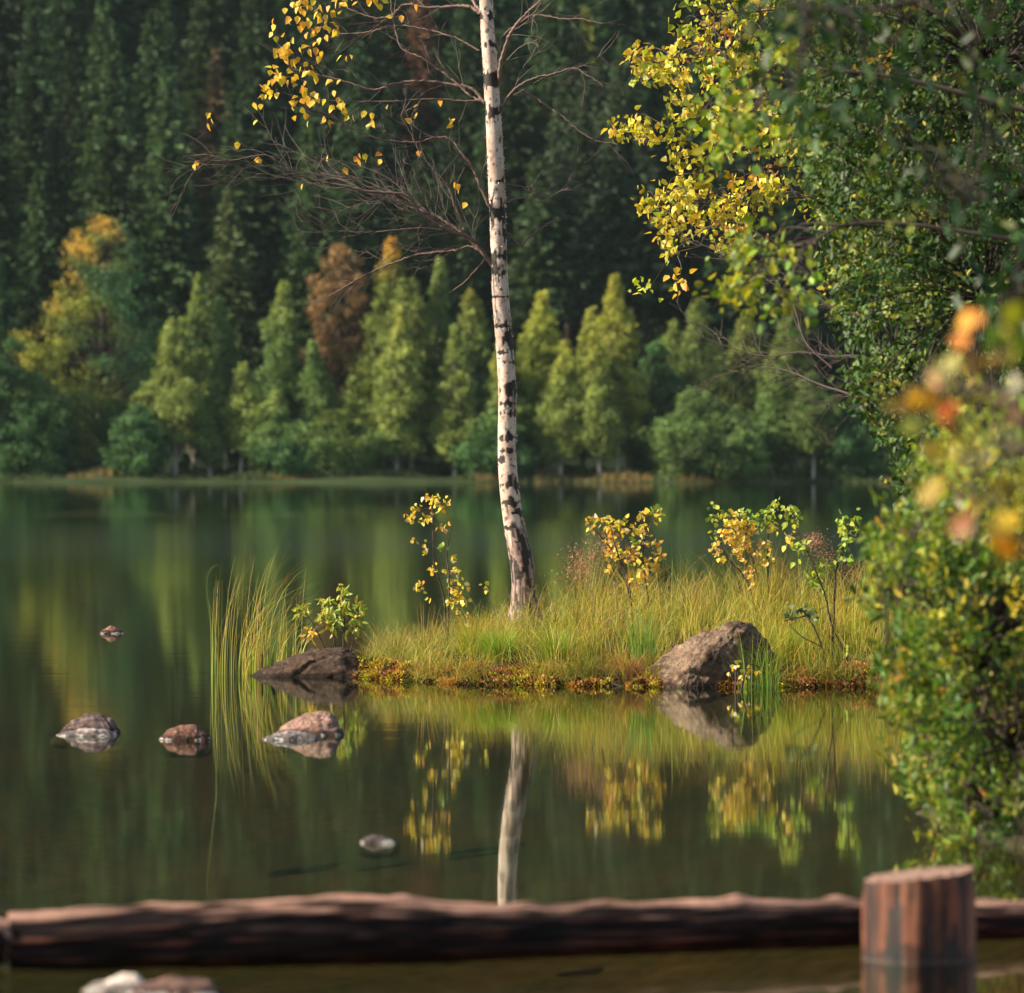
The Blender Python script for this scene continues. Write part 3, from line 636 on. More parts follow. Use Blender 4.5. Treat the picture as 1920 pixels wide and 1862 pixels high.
# yellowing birch reaching in from the right at the islet's distance
L=[(1330,20,110,55,15),(1290,130,95,42,16),(1215,112,60,24,7),(1265,95,50,45,6),(1195,248,52,20,7),(1290,235,95,40,17),(1400,180,90,100,28),(1275,322,55,38,7),(1280,385,75,32,14),(1380,378,90,52,20),(1330,438,80,30,11),(1480,350,60,60,9),(1430,270,80,60,14),(1540,100,80,120,14),(1400,60,90,70,14),(1262,460,22,14,3),(1230,540,20,16,1),(1270,523,8,6,1)]
root=(4.3,29.6,.3); tr=[(4.35,29.6,-.2),(4.2,29.6,1.5),(4.1,29.5,3.2),(4.2,29.5,5.6)]
limbs=[]
for (a,c,z0) in ((1300,30,3.6),(1180,120,3.4),(1160,245,2.9),(1300,240,3.0),(1270,325,2.6),(1230,385,2.4),(1270,465,2.2),(1480,300,2.9),(1500,60,3.7)):
    s=np.array([4.12,29.5,z0]); e_=P(a,c,29); limbs.append(([s,s*.5+e_*.5+[0,0,.22],e_],.018,.0025))
plant('birch_tree','birch with yellow green leaves reaching in from the right, beside the dark glossy alder','tree',root,limbs,lobes(rng,L,(28.2,29.9),16,.046,YG2),M_leaf,'birch',6,(tr,.08,.04),leafup=(.7,tuple(SUN*.6)))
# lime: nearer, softer branch in front
L=[(1370,190,80,45,5),(1430,260,80,55,10),(1450,120,70,60,7),(1370,290,40,35,2),(1440,470,60,50,9),(1400,520,50,35,6),(1350,545,20,12,2),(1500,520,50,60,6)]
GY=[(4,(.22,.30,.03)),(3,(.38,.38,.035)),(2,(.10,.18,.03))]
root=(3.3,18.2,.3); tr=[(3.3,18.2,-.2),(3.2,18.2,1.5),(3.1,18.2,3.4)]
limbs=[([np.array([3.15,18.2,2.2]),P(1700,150,18.2),P(1480,160,18)],.015,.003),([np.array([3.18,18.2,1.8]),P(1700,420,18.2),P(1480,480,18)],.012,.003)]
plant('hazel_tree','hazel with soft yellow green leaves in front of the yellow birch leaves','tree',root,limbs,lobes(rng,L,(17,18.6),14,.040,GY),M_leaf,'alder',7,(tr,.06,.03))
# dark blurred boughs hanging from above, 12-13 m away
L=[(1500,60,50,70,9),(1520,190,40,60,8),(1440,30,60,30,5),(1620,40,70,40,6),(1790,400,60,70,7),(1730,330,40,40,4),(1880,120,60,120,8),(1900,540,40,90,6),(1700,100,50,60,5),(1850,620,50,40,3),(1820,230,50,50,4),(1640,220,50,50,4)]
DK=[(4,(.022,.058,.014)),(2,(.04,.09,.018)),(.4,(.12,.15,.025))]
root=(2.9,12.8,.3); tr=[(2.95,12.8,-.5),(2.85,12.8,1.5),(2.7,12.7,3.2)]
limbs=[([np.array([2.7,12.7,2.9]),P(1800,-20,12.7),P(1520,20,12.6)],.014,.003),([np.array([2.8,12.7,2.2]),P(1960,350,12.7),P(1800,380,12.6)],.01,.003),([np.array([2.8,12.7,1.9]),P(2050,560,12.7),P(1900,560,12.6)],.01,.003)]
plant('willow_tree','willow with dark drooping out of focus leaves before the alder','tree',root,limbs,lobes(rng,L,(12.1,13.1),6,.05,DK),M_leaf,'oval',8,(tr,.07,.035),branchcol=(.03,.02,.015),twigcol=(.03,.022,.016))
# bushy willow at the water's edge, 15-17 m
poly=[(1700,930),(1735,960),(1660,985),(1625,1050),(1630,1130),(1690,1200),(1640,1260),(1650,1340),(1690,1390),(1670,1425),(1715,1490),(1790,1560),(1900,1600),(2250,1640),(2250,900),(1900,880),(1850,860),(1780,850),(1740,800)]
root=(1.75,16.1,.08); stems=[]
rs=np.random.default_rng(12)
for (a,c,Y) in ((1680,1010,16),(1660,1120,15.8),(1670,1260,15.7),(1720,1400,15.6),(1760,960,16.2),(1850,900,16.4),(1900,1100,16.0),(1820,1250,15.6),(1900,1400,15.5),(1950,1000,16.4),(2050,1200,16),(1800,1500,15.6),(2050,950,16.4)):
    s=np.array([1.72+rs.normal()*.12,16.1+rs.normal()*.1,-.02]); e_=P(a,c,Y); stems.append(([s,s*.5+e_*.5+[0,0,.05],e_],.011,.003))
cl=fill(rng,poly,960,15.0,17.2,28,.039,WG)
plant('willow_bush','dense bright green willow bush overhanging the water on the right','bush',root,stems,cl,M_leaf,'willow',9,spray=.15,tight=.55,upw=.55)
# yellower upright bush nearer the camera
poly=[(1705,730),(1800,690),(1900,700),(2150,640),(2150,1080),(1930,1060),(1890,1000),(1830,960),(1770,930),(1740,880),(1790,840)]
root=(1.55,11.6,.05); stems=[]
for (a,c,Y) in ((1760,760,11.4),(1800,860,11.3),(1900,740,11.6),(1880,960,11.4),(2000,700,11.5),(2080,900,11.6)):
    s=np.array([1.6,11.6,-.1]); e_=P(a,c,Y); stems.append(([s,s*.5+e_*.5+[0.12,0,.02],e_],.007,.002))
YY=[(3,(.52,.52,.05)),(4,(.26,.38,.04)),(1.2,(.70,.52,.06)),(.6,(.6,.5,.34))]
plant('willow_bush','yellowing upright willow shrub above the dense green bush','bush',root,stems,fill(rng,poly,80,11.6,12.6,15,.036,YY),M_leaf,'willow',10,spray=.14,tight=.6,upw=.5)
# strongly blurred autumn sprigs very near the camera
pts7=[(1775,757,3,(.85,.16,.05)),(1800,765,2,(.75,.35,.2)),(1735,735,4,(.75,.40,.04)),(1860,695,4,(.7,.45,.08)),(1815,660,2,(.6,.25,.06)),(1822,590,2,(.75,.28,.04)),(1870,635,5,(.14,.30,.03)),(1905,560,3,(.35,.42,.03)),(1900,640,3,(.6,.55,.05)),(1890,745,3,(.8,.42,.25)),(1760,700,3,(.5,.5,.3)),(1905,700,3,(.55,.55,.35)),(1830,800,4,(.25,.28,.06)),(1890,820,4,(.55,.5,.3)),(1755,870,4,(.62,.5,.08)),(1840,850,3,(.5,.42,.25)),(1900,890,4,(.45,.42,.04)),(1810,950,2,(.75,.35,.15)),(1905,950,3,(.75,.45,.05)),(1850,930,3,(.5,.42,.1)),(1898,1038,2,(.85,.38,.01)),(1780,820,3,(.5,.45,.07)),(1730,800,3,(.3,.34,.06)),(1700,740,2,(.55,.4,.15))]
root=(.98,7.2,.2)
stems=[([np.array([.98,7.2,-.1]),np.array([.95,7.2,.7]),P(1990,900,7.2),P(1860,760,7.1),P(1760,730,7.0)],.004,.0015),([np.array([1.0,7.2,-.1]),np.array([1.0,7.25,.8]),P(2010,760,7.3),P(1880,620,7.2)],.004,.0015),([np.array([.96,7.15,-.1]),np.array([.94,7.1,.6]),P(1960,1000,7.1),P(1820,930,7.1)],.004,.0015)]
plant('rowan_sapling','rowan sapling with blurred orange and yellow leaves nearest the camera at right','sapling',root,stems,[(P(a,c,7.1),n,.036,[(1,tuple(min(.9,q_*1.05) for q_ in col))]) for a,c,n,col in pts7],M_leaf,'alder',11,spray=.012,tight=.30)
# ------------------------------------------------------------------ islet: grass, moss, saplings
rng=np.random.default_rng(55)
def scatter(n,x0,x1,y0,y1,dmin=.04,dmax=9):
    o=[]
    while len(o)<n:
        x=rng.uniform(x0,x1,4000); y=rng.uniform(y0,y1,4000); d=gdist(x,y); k=(d>dmin)&(d<dmax); o+=list(zip(x[k],y[k]))
    o=np.array(o[:n]); return np.stack([o[:,0],o[:,1],gh(o[:,0],o[:,1])-.01],1)
def lean(n,sx,mx=0): return rng.normal(0,sx,(n,2))+[mx,0]
b=Buf()
GOLD=[(4,(.42,.33,.035)),(3,(.33,.33,.035)),(2,(.50,.30,.06)),(1,(.40,.20,.06))]; GREEN=[(4,(.16,.24,.03)),(3,(.25,.28,.03))]

hx=lambda x: np.interp(x,[-.9,-.55,-.25,0,.3,.7,2.2],[.55,.62,.62,.72,.95,1.05,1.05])
GD2=[(5,(.84,.58,.06)),(2,(.60,.54,.06)),(3,(.82,.46,.10)),(1.5,(.66,.28,.10))]
GA=[(3,(.20,.26,.04)),(2,(.36,.30,.05)),(2,(.12,.20,.03))]
GB=[(3,(.46,.50,.05)),(3,(.76,.58,.06))]
GC=[(2,(.55,.28,.12)),(1,(.48,.36,.10))]
cc=scatter(470,-.8,2.35,26.2,30.4,.07)
for q in cc:
    if q[0]<-.1 and rng.random()<.55: continue
    n=int(rng.uniform(14,46)); R_=rng.uniform(.03,.11); a=rng.uniform(0,2*PI,n); r=R_*np.sqrt(rng.random(n))
    bs=np.stack([q[0]+r*np.cos(a),q[1]+r*np.sin(a),np.zeros(n)],1); bs[:,2]=np.maximum(gh(bs[:,0],bs[:,1]),0)-.015
    u=.5+.33*math.sin(q[0]*5.3+1.1)*math.cos(q[1]*3.1+q[0])+.28*rng.normal(); tip=GD2 if u<.52 else (GB if u<.86 else GC); h0=rng.uniform(.55,1.2)*.31*hx(q[0])*(1+.38*math.sin(q[0]*6.1+q[1]*2.3)*math.sin(q[1]*4.7-q[0]*2.2))
    if u>.85: h0*=1.2
    ln=np.stack([np.cos(a),np.sin(a)],1)*(np.abs(rng.normal(0,.07,n)))[:,None]+rng.normal(0,.05,2)
    blades(b,rng,bs,h0*rng.uniform(.55,1.15,n),ln*1.7,.0052*rng.uniform(.6,1.2,n),pick(rng,GA,n),pick(rng,tip,n),7,curl=1.3,power=2.3)
p=scatter(2200,-.25,2.3,26.35,30.4,.1); n=len(p); blades(b,rng,p,rng.uniform(.08,.2,n)*hx(p[:,0]),lean(n,.06),.0045,pick(rng,GA,n),pick(rng,GD2,n),4)
p=scatter(2400,-.85,.1,26.9,29.6,.08); n=len(p); blades(b,rng,p,rng.uniform(.08,.24,n),lean(n,.08),.004,pick(rng,GA,n),pick(rng,[(3,(.40,.42,.06)),(2,(.6,.4,.09)),(1,(.6,.28,.12))],n),6)
for q in scatter(230,-.75,2.2,26.1,27.7,.0,.10):
    if math.sin(q[0]*9.5+2)>.25: continue
    n=int(rng.uniform(14,36)); bs=q+rng.normal(size=(n,3))*[.035,.02,0]; bs[:,2]=np.maximum(gh(bs[:,0],bs[:,1]),0)-.01
    blades(b,rng,bs,rng.uniform(.06,.22,n)*rng.uniform(.5,1.1)*min(1,.55+hx(q[0])*.5),lean(n,.06)+[rng.normal()*.04,-.03],.0055,pick(rng,GA,n),pick(rng,GD2 if rng.random()<.4 else GA,n),6,curl=1.2)
tag(b.build('meadow_grass',M_grass),'golden green fine grass covering the islet around the birch','grass',kind='stuff')
b=Buf(); p=scatter(2100,-.8,2.2,26.6,30.2,.15); n=len(p)
blades(b,rng,p,rng.uniform(.28,.52,n)*hx(p[:,0]),lean(n,.22,.03),.0048,pick(rng,GREEN,n),pick(rng,[(3,(.50,.44,.09)),(3,(.3,.38,.06)),(2,(.66,.4,.17))],n),8,power=2.4)
tag(b.build('tall_grass',M_grass),'long arching sedge stalks rising above the islet grass','grass',kind='stuff')
# pinkish seed heads
b=Buf()
for (a,c,Y,n,s) in ((1100,1050,28.4,420,34),(1085,1080,28.2,260,30),(1525,1015,28.5,200,18),(1545,1040,28.4,110,20),(1610,1075,28.6,160,22),(1135,1020,28.6,160,24),(1200,1110,28,160,30),(1180,1160,27.6,140,30)):
    q=P(a,c,Y); n*=2; k=max(6,n//16); bx=q+rng.normal(size=(k,3))*np.array([s*.8,20,0])/F*Y; bx[:,2]=gh(bx[:,0],bx[:,1])
    h=np.maximum(.2,q[2]-bx[:,2]+rng.normal(size=k)*.05); blades(b,rng,bx,h,lean(k,.05),.002,pick(rng,GREEN,k),pick(rng,[(1,(.4,.25,.12))],k),5)
    pos=q+rng.normal(size=(n,3))*np.array([s,22,s*.7])/F*Y*.7
    leaves(b,rng,pos,rng.normal(size=(n,3))+[0,0,.8],rng.uniform(.006,.016,n),pick(rng,[(3,(.42,.20,.13)),(1,(.5,.34,.2))],n),'willow')
tag(b.build('seeding_grass',M_grass),'feathery pinkish seed heads of grass behind and right of the birch foot','grass',kind='stuff')
# green tussocks
def tussock(px,py,n,h,sp,label,pal,pal2=None,mx=0,w=.0042,Y=None,name='sedge_tussock',pw=2.2,tops=None,rbase=.06,group=None):
    Y=Y or wl(py); x=(px-960)/F*Y; z=max(0.0,float(gh(x,Y))) if tops is None else 0
    e=Buf(); a=rng.uniform(0,2*PI,n); r=rbase*np.sqrt(rng.random(n)); base_=np.stack([x+r*np.cos(a),Y+r*np.sin(a),np.full(n,z-.03)],1)
    ln=np.stack([np.cos(a),np.sin(a)],1)*(np.abs(rng.normal(0,sp,n))+sp*.3)[:,None]+[mx,0]
    c0=pick(rng,pal,n); c1=pick(rng,pal2 or pal,n); blades(e,rng,base_,rng.uniform(.6,1.1,n)*h,ln,w,c0,c1,8,power=pw)
    return tag(e.build(name,M_grass,None),label,'grass',group,None)
GR=[(3,(.12,.26,.04)),(2,(.19,.34,.04))]; GR2=[(3,(.30,.44,.05)),(1,(.52,.48,.06))]
tussock(935,1245,700,.23,.10,'deep green sedge tussock at the shore below and left of the birch',GR,GR2,Y=26.9)
tussock(1045,1250,800,.25,.12,'deep green sedge tussock at the shore below and right of the birch',GR,GR2,Y=26.8)
tussock(1470,1230,420,.24,.08,'green sedge tussock just right of the large boulder',GR,GR2,Y=26.9)
tussock(1205,1280,160,.40,.05,'upright dark green rushes at the left foot of the large boulder',GR,GR,Y=26.5,w=.004)
tussock(1405,1288,34,.36,.06,'few thin green rushes standing in front of the large boulder',GR,GR2,Y=25.95,w=.0035,tops=1)
tussock(1440,1285,60,.34,.08,'sparse green rushes at the right foot of the large boulder',GR,GR2,Y=26.05,w=.004,tops=1)
tussock(885,1240,300,.30,.12,'straw tipped sedge tussock between the yellow sapling and the birch',GR2,GOLD,Y=27.2)
tussock(740,1265,150,.30,.10,'thin sedge tussock on the mossy left tip of the islet',GR,[(1,(.4,.28,.08))],Y=27.5)
tussock(1180,1270,220,.20,.12,'reddish dry sedge tuft at the waterline left of the large boulder',[(1,(.35,.16,.07)),(1,(.28,.22,.06))],[(1,(.5,.24,.1))],Y=26.35)
# reeds standing in the water
RE=[(3,(.30,.42,.06)),(2,(.48,.46,.07)),(1.5,(.55,.24,.08))]; RE2=[(2,(.46,.48,.08)),(3,(.66,.40,.14))]
def reeds(px,Y,n,h0,h1,mx,label,rb=.07,sx=.05):
    x=(px-960)/F*Y; e=Buf(); a=rng.uniform(0,2*PI,n); r=rb*np.sqrt(rng.random(n)); base_=np.stack([x+r*np.cos(a),Y+r*np.sin(a),np.full(n,-.06)],1)
    h=rng.uniform(h0,h1,n); far=np.abs(rng.normal(0,.7,n)); ln=np.stack([mx*far*h/h1+rng.normal(0,sx,n),rng.normal(0,.06,n)],1)
    blades(e,rng,base_,h+.06,ln,.0052,pick(rng,RE,n),pick(rng,RE2,n),16,curl=1.5,power=2.8)
    return tag(e.build('reed_clump',M_grass),label,'reeds')
reeds(426,27.6,38,.34,.72,.12,'slim reed clump at the far left of the islet, standing in the water',.10,.05)
reeds(480,27.6,88,.30,.86,.52,'thick reed clump bending right, beside the tip of the low dark boulder',.085,.05)
reeds(535,28.2,46,.24,.68,.60,'sparse arching reeds behind the low dark boulder',.12,.06)
b=Buf(); tube(b,spline([P(400,1360,21.4)*[1,1,0]+[0,0,-.05],P(406,1290,21.4),P(396,1180,21.5),P(388,1090,21.5),P(405,1060,21.5),P(428,1075,21.5)],40)*[1,1,1],np.linspace(.0017,.0006,40),4,(.24,.30,.08)); b.v[-1][:,2]+=0
tag(b.build('reed_stalk',M_grass),'single thin hooked reed stalk left of the reed clumps','reeds')
# moss cushions along the edge
b=Buf()
p=scatter(1500,-.95,2.3,26,27.9,-.05,.14); p=p[p[:,1]<27.9]; mk=np.sin(p[:,0]*7.3+1)+.6*np.sin(p[:,0]*17+.5)+.5*rng.normal(size=len(p)); p=p[(mk>-.55)]
for q in p:
    zone=math.sin(q[0]*7.3+1)+.6*math.sin(q[0]*17+.5); R=rng.uniform(.014,.05)*(.8+.25*zone)*(1.5 if rng.random()<.12 else 1); n=int(26+R*1200); d=unit(rng.normal(size=(n,3))); d[:,2]=abs(d[:,2]); r_=rng.random() if zone>.1 else .3+.7*rng.random()
    right=q[0]>1.35
    pal=[(1,(.62,.52,.05)),(.5,(.44,.46,.05))] if r_<.40 else ([(1,(.45,.18,.06)),(.6,(.55,.34,.06))] if r_<.62 else ([(1,(.07,.09,.018))] if r_<.8 else [(1,(.06,.025,.018))]))
    if right and r_<.34: pal=[(1,(.14,.22,.02)),(.5,(.35,.06,.05))]
    pos=q+d*R*np.array([1,1,.8])+[0,0,max(0,-q[2])*.9]; leaves(b,rng,pos,d+rng.normal(size=(n,3))*.45+[0,0,.25],rng.uniform(.010,.019,n),pick(rng,pal,n,.25),'oval')
tag(b.build('moss',M_moss),'yellow green and russet moss lining the waterline of the islet','moss',kind='stuff')
b=Buf(); p=scatter(2600,-.75,2.2,26,27.6,.0,.26); n=len(p)
blades(b,rng,p+[0,0,.03],rng.uniform(.02,.08,n),lean(n,.13)+[0,-.04],.003,pick(rng,[(2,(.32,.14,.07)),(1,(.22,.12,.06))],n),pick(rng,[(2,(.42,.2,.1)),(1,(.3,.14,.08))],n),7,power=1.5)
tag(b.build('dry_grass',M_grass),'matted russet dead grass drooping over the moss edge','grass',kind='stuff')

YL=[(5,(.80,.60,.07)),(2,(.78,.45,.07)),(2,(.58,.58,.08)),(1,(.7,.6,.42))]
OR=[(4,(.80,.56,.08)),(3,(.80,.40,.08)),(2,(.52,.52,.08)),(1,(.7,.55,.35))]
GL=[(4,(.30,.42,.06)),(3,(.46,.50,.07)),(1,(.14,.24,.07))]
def sapling(label,stemspx,Y,spots,shape='birch',size=.032,mat=M_leaf,seed=1,name='birch_sapling',col=(.07,.045,.035),nl=2.3,deadtw=3):
    rg=np.random.default_rng(seed); a0=stemspx[0][0]; x=(a0[0]-960)/F*Y; g=float(gh(x,Y)); e=empty(name,(x,Y,g),label,'sapling'); pts=[]
    for st in stemspx:
        l=np.array([P(a,c,Y+rg.normal()*.03) for a,c in st]); l[0]=[l[0][0],Y,min(l[0][2],float(gh(l[0][0],Y)))-.03]; lp=spline(l,8*len(st)); q=Buf()
        tube(q,lp+rg.normal(size=lp.shape)*.001,np.linspace(.0065,.002,len(lp)),6,np.array(col)); twigs(q,rg,lp,.0016,9,.11,1,.5,0,.3,None,np.array(col)); q.build('stem',M_twig,e,(x,Y,g)); pts.append(lp[4:])
    pts=np.concatenate(pts); tb=Buf(); lb=Buf()
    for (a,c,s,n,pal) in spots:
        for k in range(max(1,int(n*nl/3))):
            u=rg.normal(size=2)*s*.55; q=P(a+u[0],c+u[1],Y+rg.normal()*.05); j=int(np.argmin(np.linalg.norm(pts-q,axis=1))); e0=pts[j]
            if k%2==0: tube(tb,spline([e0,(e0+q)/2+[0,0,-.01],q],5),np.linspace(.0018,.0008,5),3,np.array(col))
            m=3; leaves(lb,rg,q+rg.normal(size=(m,3))*.012,rg.normal(size=(m,3))*.7+[0,0,-.5],size*rg.uniform(.7,1.15,m),pick(rg,pal,m,.15),shape,(.7,tuple(SUN*.4+np.array([0,-.5,0]))))
    lb.join(tb); lb.build('foliage',mat,e,(x,Y,g)); return e
sapling('thin birch sapling with small golden leaves, tallest of those left of the white trunk',[[(838,1190),(832,1120),(815,1060),(812,1000),(808,940),(795,912)],[(838,1190),(842,1100),(838,1040),(846,990)]],27.9,
 [(800,935,10,5,YL),(815,945,14,9,YL),(775,965,14,12,YL),(797,972,10,6,YL),(838,942,5,3,YL),(825,950,6,3,YL),(828,985,8,4,OR),(779,1018,5,2,YL),(795,1030,7,4,YL),(830,1020,10,4,GL),(843,1048,8,4,YL),(812,1065,10,5,YL),(850,1075,12,9,YL),(855,1105,14,12,YL),(845,1130,10,7,YL),(865,1125,8,7,YL),(785,1095,10,4,OR),(870,1150,10,6,OR),(912,1097,5,3,YL),(800,1115,12,3,OR),(875,1170,8,4,OR)],seed=1)
sapling('bushy golden leaved birch sapling with two tops, right of the white trunk',[[(1190,1200),(1180,1120),(1165,1060),(1150,1010),(1140,965)],[(1215,1200),(1215,1120),(1205,1050),(1212,1000),(1235,955)],[(1190,1200),(1175,1080),(1130,1010),(1105,985)]],28.0,
 [(1110,983,14,10,OR),(1140,980,16,22,YL),(1165,985,14,12,YL),(1150,1010,14,15,OR),(1155,1030,16,14,OR),(1145,1050,20,12,OR),(1205,965,12,9,YL),(1230,960,12,9,GL),(1235,975,8,5,YL),(1195,990,12,12,YL),(1205,1005,12,9,OR),(1185,1015,10,6,GL),(1230,1025,12,9,OR),(1190,1040,12,12,OR),(1215,1050,14,14,OR),(1205,1075,16,14,OR),(1235,1045,10,6,OR),(1190,1085,14,8,OR)],seed=2)
sapling('golden leaved birch sapling behind the large boulder',[[(1440,1180),(1425,1100),(1405,1030),(1385,960)],[(1440,1180),(1440,1080),(1440,1010),(1455,950)],[(1430,1180),(1400,1090),(1360,1040),(1335,965)]],28.3,
 [(1345,965,14,12,GL),(1370,975,18,24,YL),(1365,1000,16,20,OR),(1395,960,12,8,GL),(1400,985,18,20,YL),(1395,1010,18,24,OR),(1385,1030,18,20,OR),(1425,975,16,12,GL),(1440,960,14,12,GL),(1455,945,8,8,GL),(1450,985,12,10,YL),(1430,1020,16,12,OR),(1340,1025,12,9,OR),(1355,1040,8,6,YL),(1425,1050,20,16,OR),(1400,1065,20,12,OR),(1450,1050,10,5,OR),(1335,1000,6,4,GL)],seed=3)
sapling('leaning green leaved aspen sapling at the waterline right of the large boulder',[[(1598,1258),(1580,1215),(1560,1175),(1548,1120),(1525,1060),(1502,1010),(1488,965)],[(1560,1175),(1565,1110),(1572,1050),(1590,1000),(1610,975)],[(1560,1180),(1520,1165),(1490,1160),(1470,1165)],[(1565,1248),(1540,1215),(1505,1195),(1480,1170)]],26.6,
 [(1480,955,10,8,GL),(1490,965,12,9,GL),(1480,985,8,5,GL),(1478,1010,10,8,YL),(1500,1020,12,8,GL),(1505,1040,10,6,GL),(1540,1060,14,10,GL),(1520,1075,14,7,GL),(1575,980,12,8,GL),(1605,980,12,8,GL),(1590,1005,12,10,GL),(1580,1020,12,9,GL),(1575,1050,12,9,GL),(1530,1095,10,6,GL),(1490,1150,12,9,[(1,(.09,.16,.07)),(.4,(.3,.34,.2))]),(1520,1145,12,7,[(1,(.09,.16,.07))]),(1475,1155,8,4,[(1,(.09,.16,.07))]),(1590,1215,8,4,GL)],seed=4,name='aspen_sapling',size=.036)
WL=[(3,(.32,.42,.07)),(2,(.46,.50,.08)),(1,(.6,.46,.07))]
sapling('small willow sapling with narrow light green leaves behind the low dark boulder',[[(640,1225),(645,1180),(645,1140),(640,1100)],[(640,1225),(622,1180),(605,1150)],[(645,1225),(665,1190),(672,1150)],[(630,1225),(600,1195),(568,1140)]],28.0,
 [(640,1110,8,10,WL),(645,1130,8,10,WL),(640,1155,12,12,WL),(610,1130,8,12,WL),(620,1145,10,14,WL),(605,1155,8,8,WL),(625,1170,10,12,WL),(665,1160,8,10,WL),(672,1140,8,10,WL),(658,1170,8,8,WL),(566,1140,7,10,WL),(580,1190,8,8,[(1,(.6,.4,.04))]),(675,1185,8,6,WL)],shape='willow',size=.05,seed=5,name='willow_sapling')
sapling('tiny yellow leaved sprig growing at the waterline before the large boulder',[[(1378,1290),(1380,1262),(1384,1245)],[(1378,1285),(1400,1255),(1425,1250)]],25.75,
 [(1384,1245,5,3,YL),(1376,1254,6,3,YL),(1410,1250,6,3,YL),(1418,1262,5,3,YL),(1395,1262,6,3,YL)],size=.028,seed=6)

# ------------------------------------------------------------------ rocks
def rock(label,pts,cols,seed,amp=.012,name='boulder',levels=5,fscale=9.0,sm=2,pale=None,group=None,origin=None,cracks=.0):
    """pts: list of hull point groups (world); several groups are joined into one continuous rock mesh"""
    b=Buf()
    for gi,grp in enumerate(pts):
        bm=bmesh.new()
        for p in grp: bm.verts.new(p)
        r=bmesh.ops.convex_hull(bm,input=bm.verts)
        bmesh.ops.delete(bm,geom=[v for v in bm.verts if not v.link_faces],context='VERTS')
        for l in range(levels):
            bmesh.ops.triangulate(bm,faces=bm.faces) if l==0 else None
            bmesh.ops.subdivide_edges(bm,edges=bm.edges,cuts=1,use_grid_fill=True)
            bmesh.ops.triangulate(bm,faces=[f for f in bm.faces if len(f.verts)>4])
            if l<sm+1:
                bmesh.ops.smooth_vert(bm,verts=bm.verts,factor=.42,use_axis_x=True,use_axis_y=True,use_axis_z=True)
        bm.normal_update(); size=max((Vector(p)-Vector(grp[0])).length for p in grp); o=Vector((seed*3.1,gi*2,0)); V=[];C=[]
        bm.verts.ensure_lookup_table()
        for v in bm.verts:
            q=v.co*fscale+o; n=noise.fractal(q,.9,2.0,5); n2=noise.noise(v.co*fscale*2.7+o); nr=abs(noise.noise(v.co*fscale*.6-o))
            co_=v.co+v.normal*(amp*n*1.1+amp*.5*n2-amp*1.3*max(0,.18-nr)*3)
            c0,c1,c2=[np.array(c) for c in cols]; k=min(1,max(0,.5+1.1*n)); c=c0*(1-k)+c1*k
            k2=min(1,max(0,(noise.noise(v.co*fscale*4+o*2)-.12)*4)); c=c*(1-.6*k2)+c2*.6*k2
            if gi==1 and pale is not None: c=np.array(pale)*(1+.35*n)
            wet=1-min(1,max(0,(co_.z-.018-.01*n2)/.012)); c=c*(1-.65*wet)
            if abs(co_.z-.005)<.004+.008*noise.noise(v.co*40) and noise.noise(v.co*24+o)>.15 and name=='lake_rock': c=np.array([.42,.38,.34])
            V.append(co_[:]); C.append(c)
        bm.verts.index_update(); tri=[[w.index for w in f.verts] for f in bm.faces]
        t3=[f for f in tri if len(f)==3]; t4=[f for f in tri if len(f)==4]; st=b.n
        b.add(V,t3 if t3 else np.zeros((0,3),int),np.clip(C,.005,.9))
        if t4: b.f.setdefault(4,[]).append(np.array(t4)+st)
        bm.free()
    ce=origin if origin is not None else np.mean(np.array(pts[0]),0)*[1,1,0]
    o=b.build(name,M_rock,None,ce,True); o.location=tuple(ce); return tag(o,label,'rock',group)
def prof(Y,top,depth,under=.12,fr=.55,sh=.0):
    """hull from silhouette pixels; front and back rings lower and narrower"""
    o=[]; T=np.array([P(a,c,Y) for a,c in top]); cx=T[:,0].mean(); 
    for p in T:
        o.append(tuple(p)); o.append((cx+(p[0]-cx)*.82+sh,Y-depth*.62,max(-.02,p[2]*fr))); o.append((cx+(p[0]-cx)*.82,Y+depth*.6,max(-.02,p[2]*.6)))
        o.append((cx+(p[0]-cx)*1.05,Y-depth,-under)); o.append((cx+(p[0]-cx)*1.05,Y+depth,-under))
    return o
RB=[(.26,.165,.125),(.12,.072,.055),(.34,.25,.20)]; RD=[(.075,.045,.03),(.035,.022,.016),(.13,.085,.055)]; RR=[(.24,.11,.07),(.11,.05,.035),(.30,.20,.16)]
# large boulder: lit left slope, dark right face meeting at a diagonal ridge
Yb=26.35; fr=.55
g=[P(1214,1292,Yb),P(1222,1245,Yb),P(1268,1204,Yb),P(1325,1184,Yb),P(1350,1166,Yb),P(1388,1160,Yb),P(1412,1168,Yb),P(1430,1200,Yb),P(1448,1245,Yb),P(1452,1295,Yb)]
g+=[P(1262,1290,Yb-.02)+[0,-.26,-.0],P(1300,1240,Yb)+[0,-.27,0],P(1345,1200,Yb)+[0,-.20,0],P(1380,1172,Yb)+[0,-.10,0]]
g+=[P(1285,1296,Yb)+[0,-.31,-.03],P(1400,1292,Yb)+[0,-.10,-.03],P(1446,1292,Yb)+[0,.02,-.03],P(1235,1296,Yb)+[0,-.18,-.03]]
g+=[(x,Yb+.30,z*.6) for x,_,z in [tuple(q) for q in g[:10]]]+[(g[0][0]-.05,Yb,-.2),(g[9][0]+.04,Yb,-.2),(g[14][0],Yb-.33,-.2),(g[15][0],Yb-.16,-.2),(g[0][0],Yb+.35,-.2),(g[9][0],Yb+.35,-.2)]
_mx=float(P(1331,0,Yb)[0]); g=[((q[0]-_mx)*1.11+_mx,q[1],q[2]) for q in g]
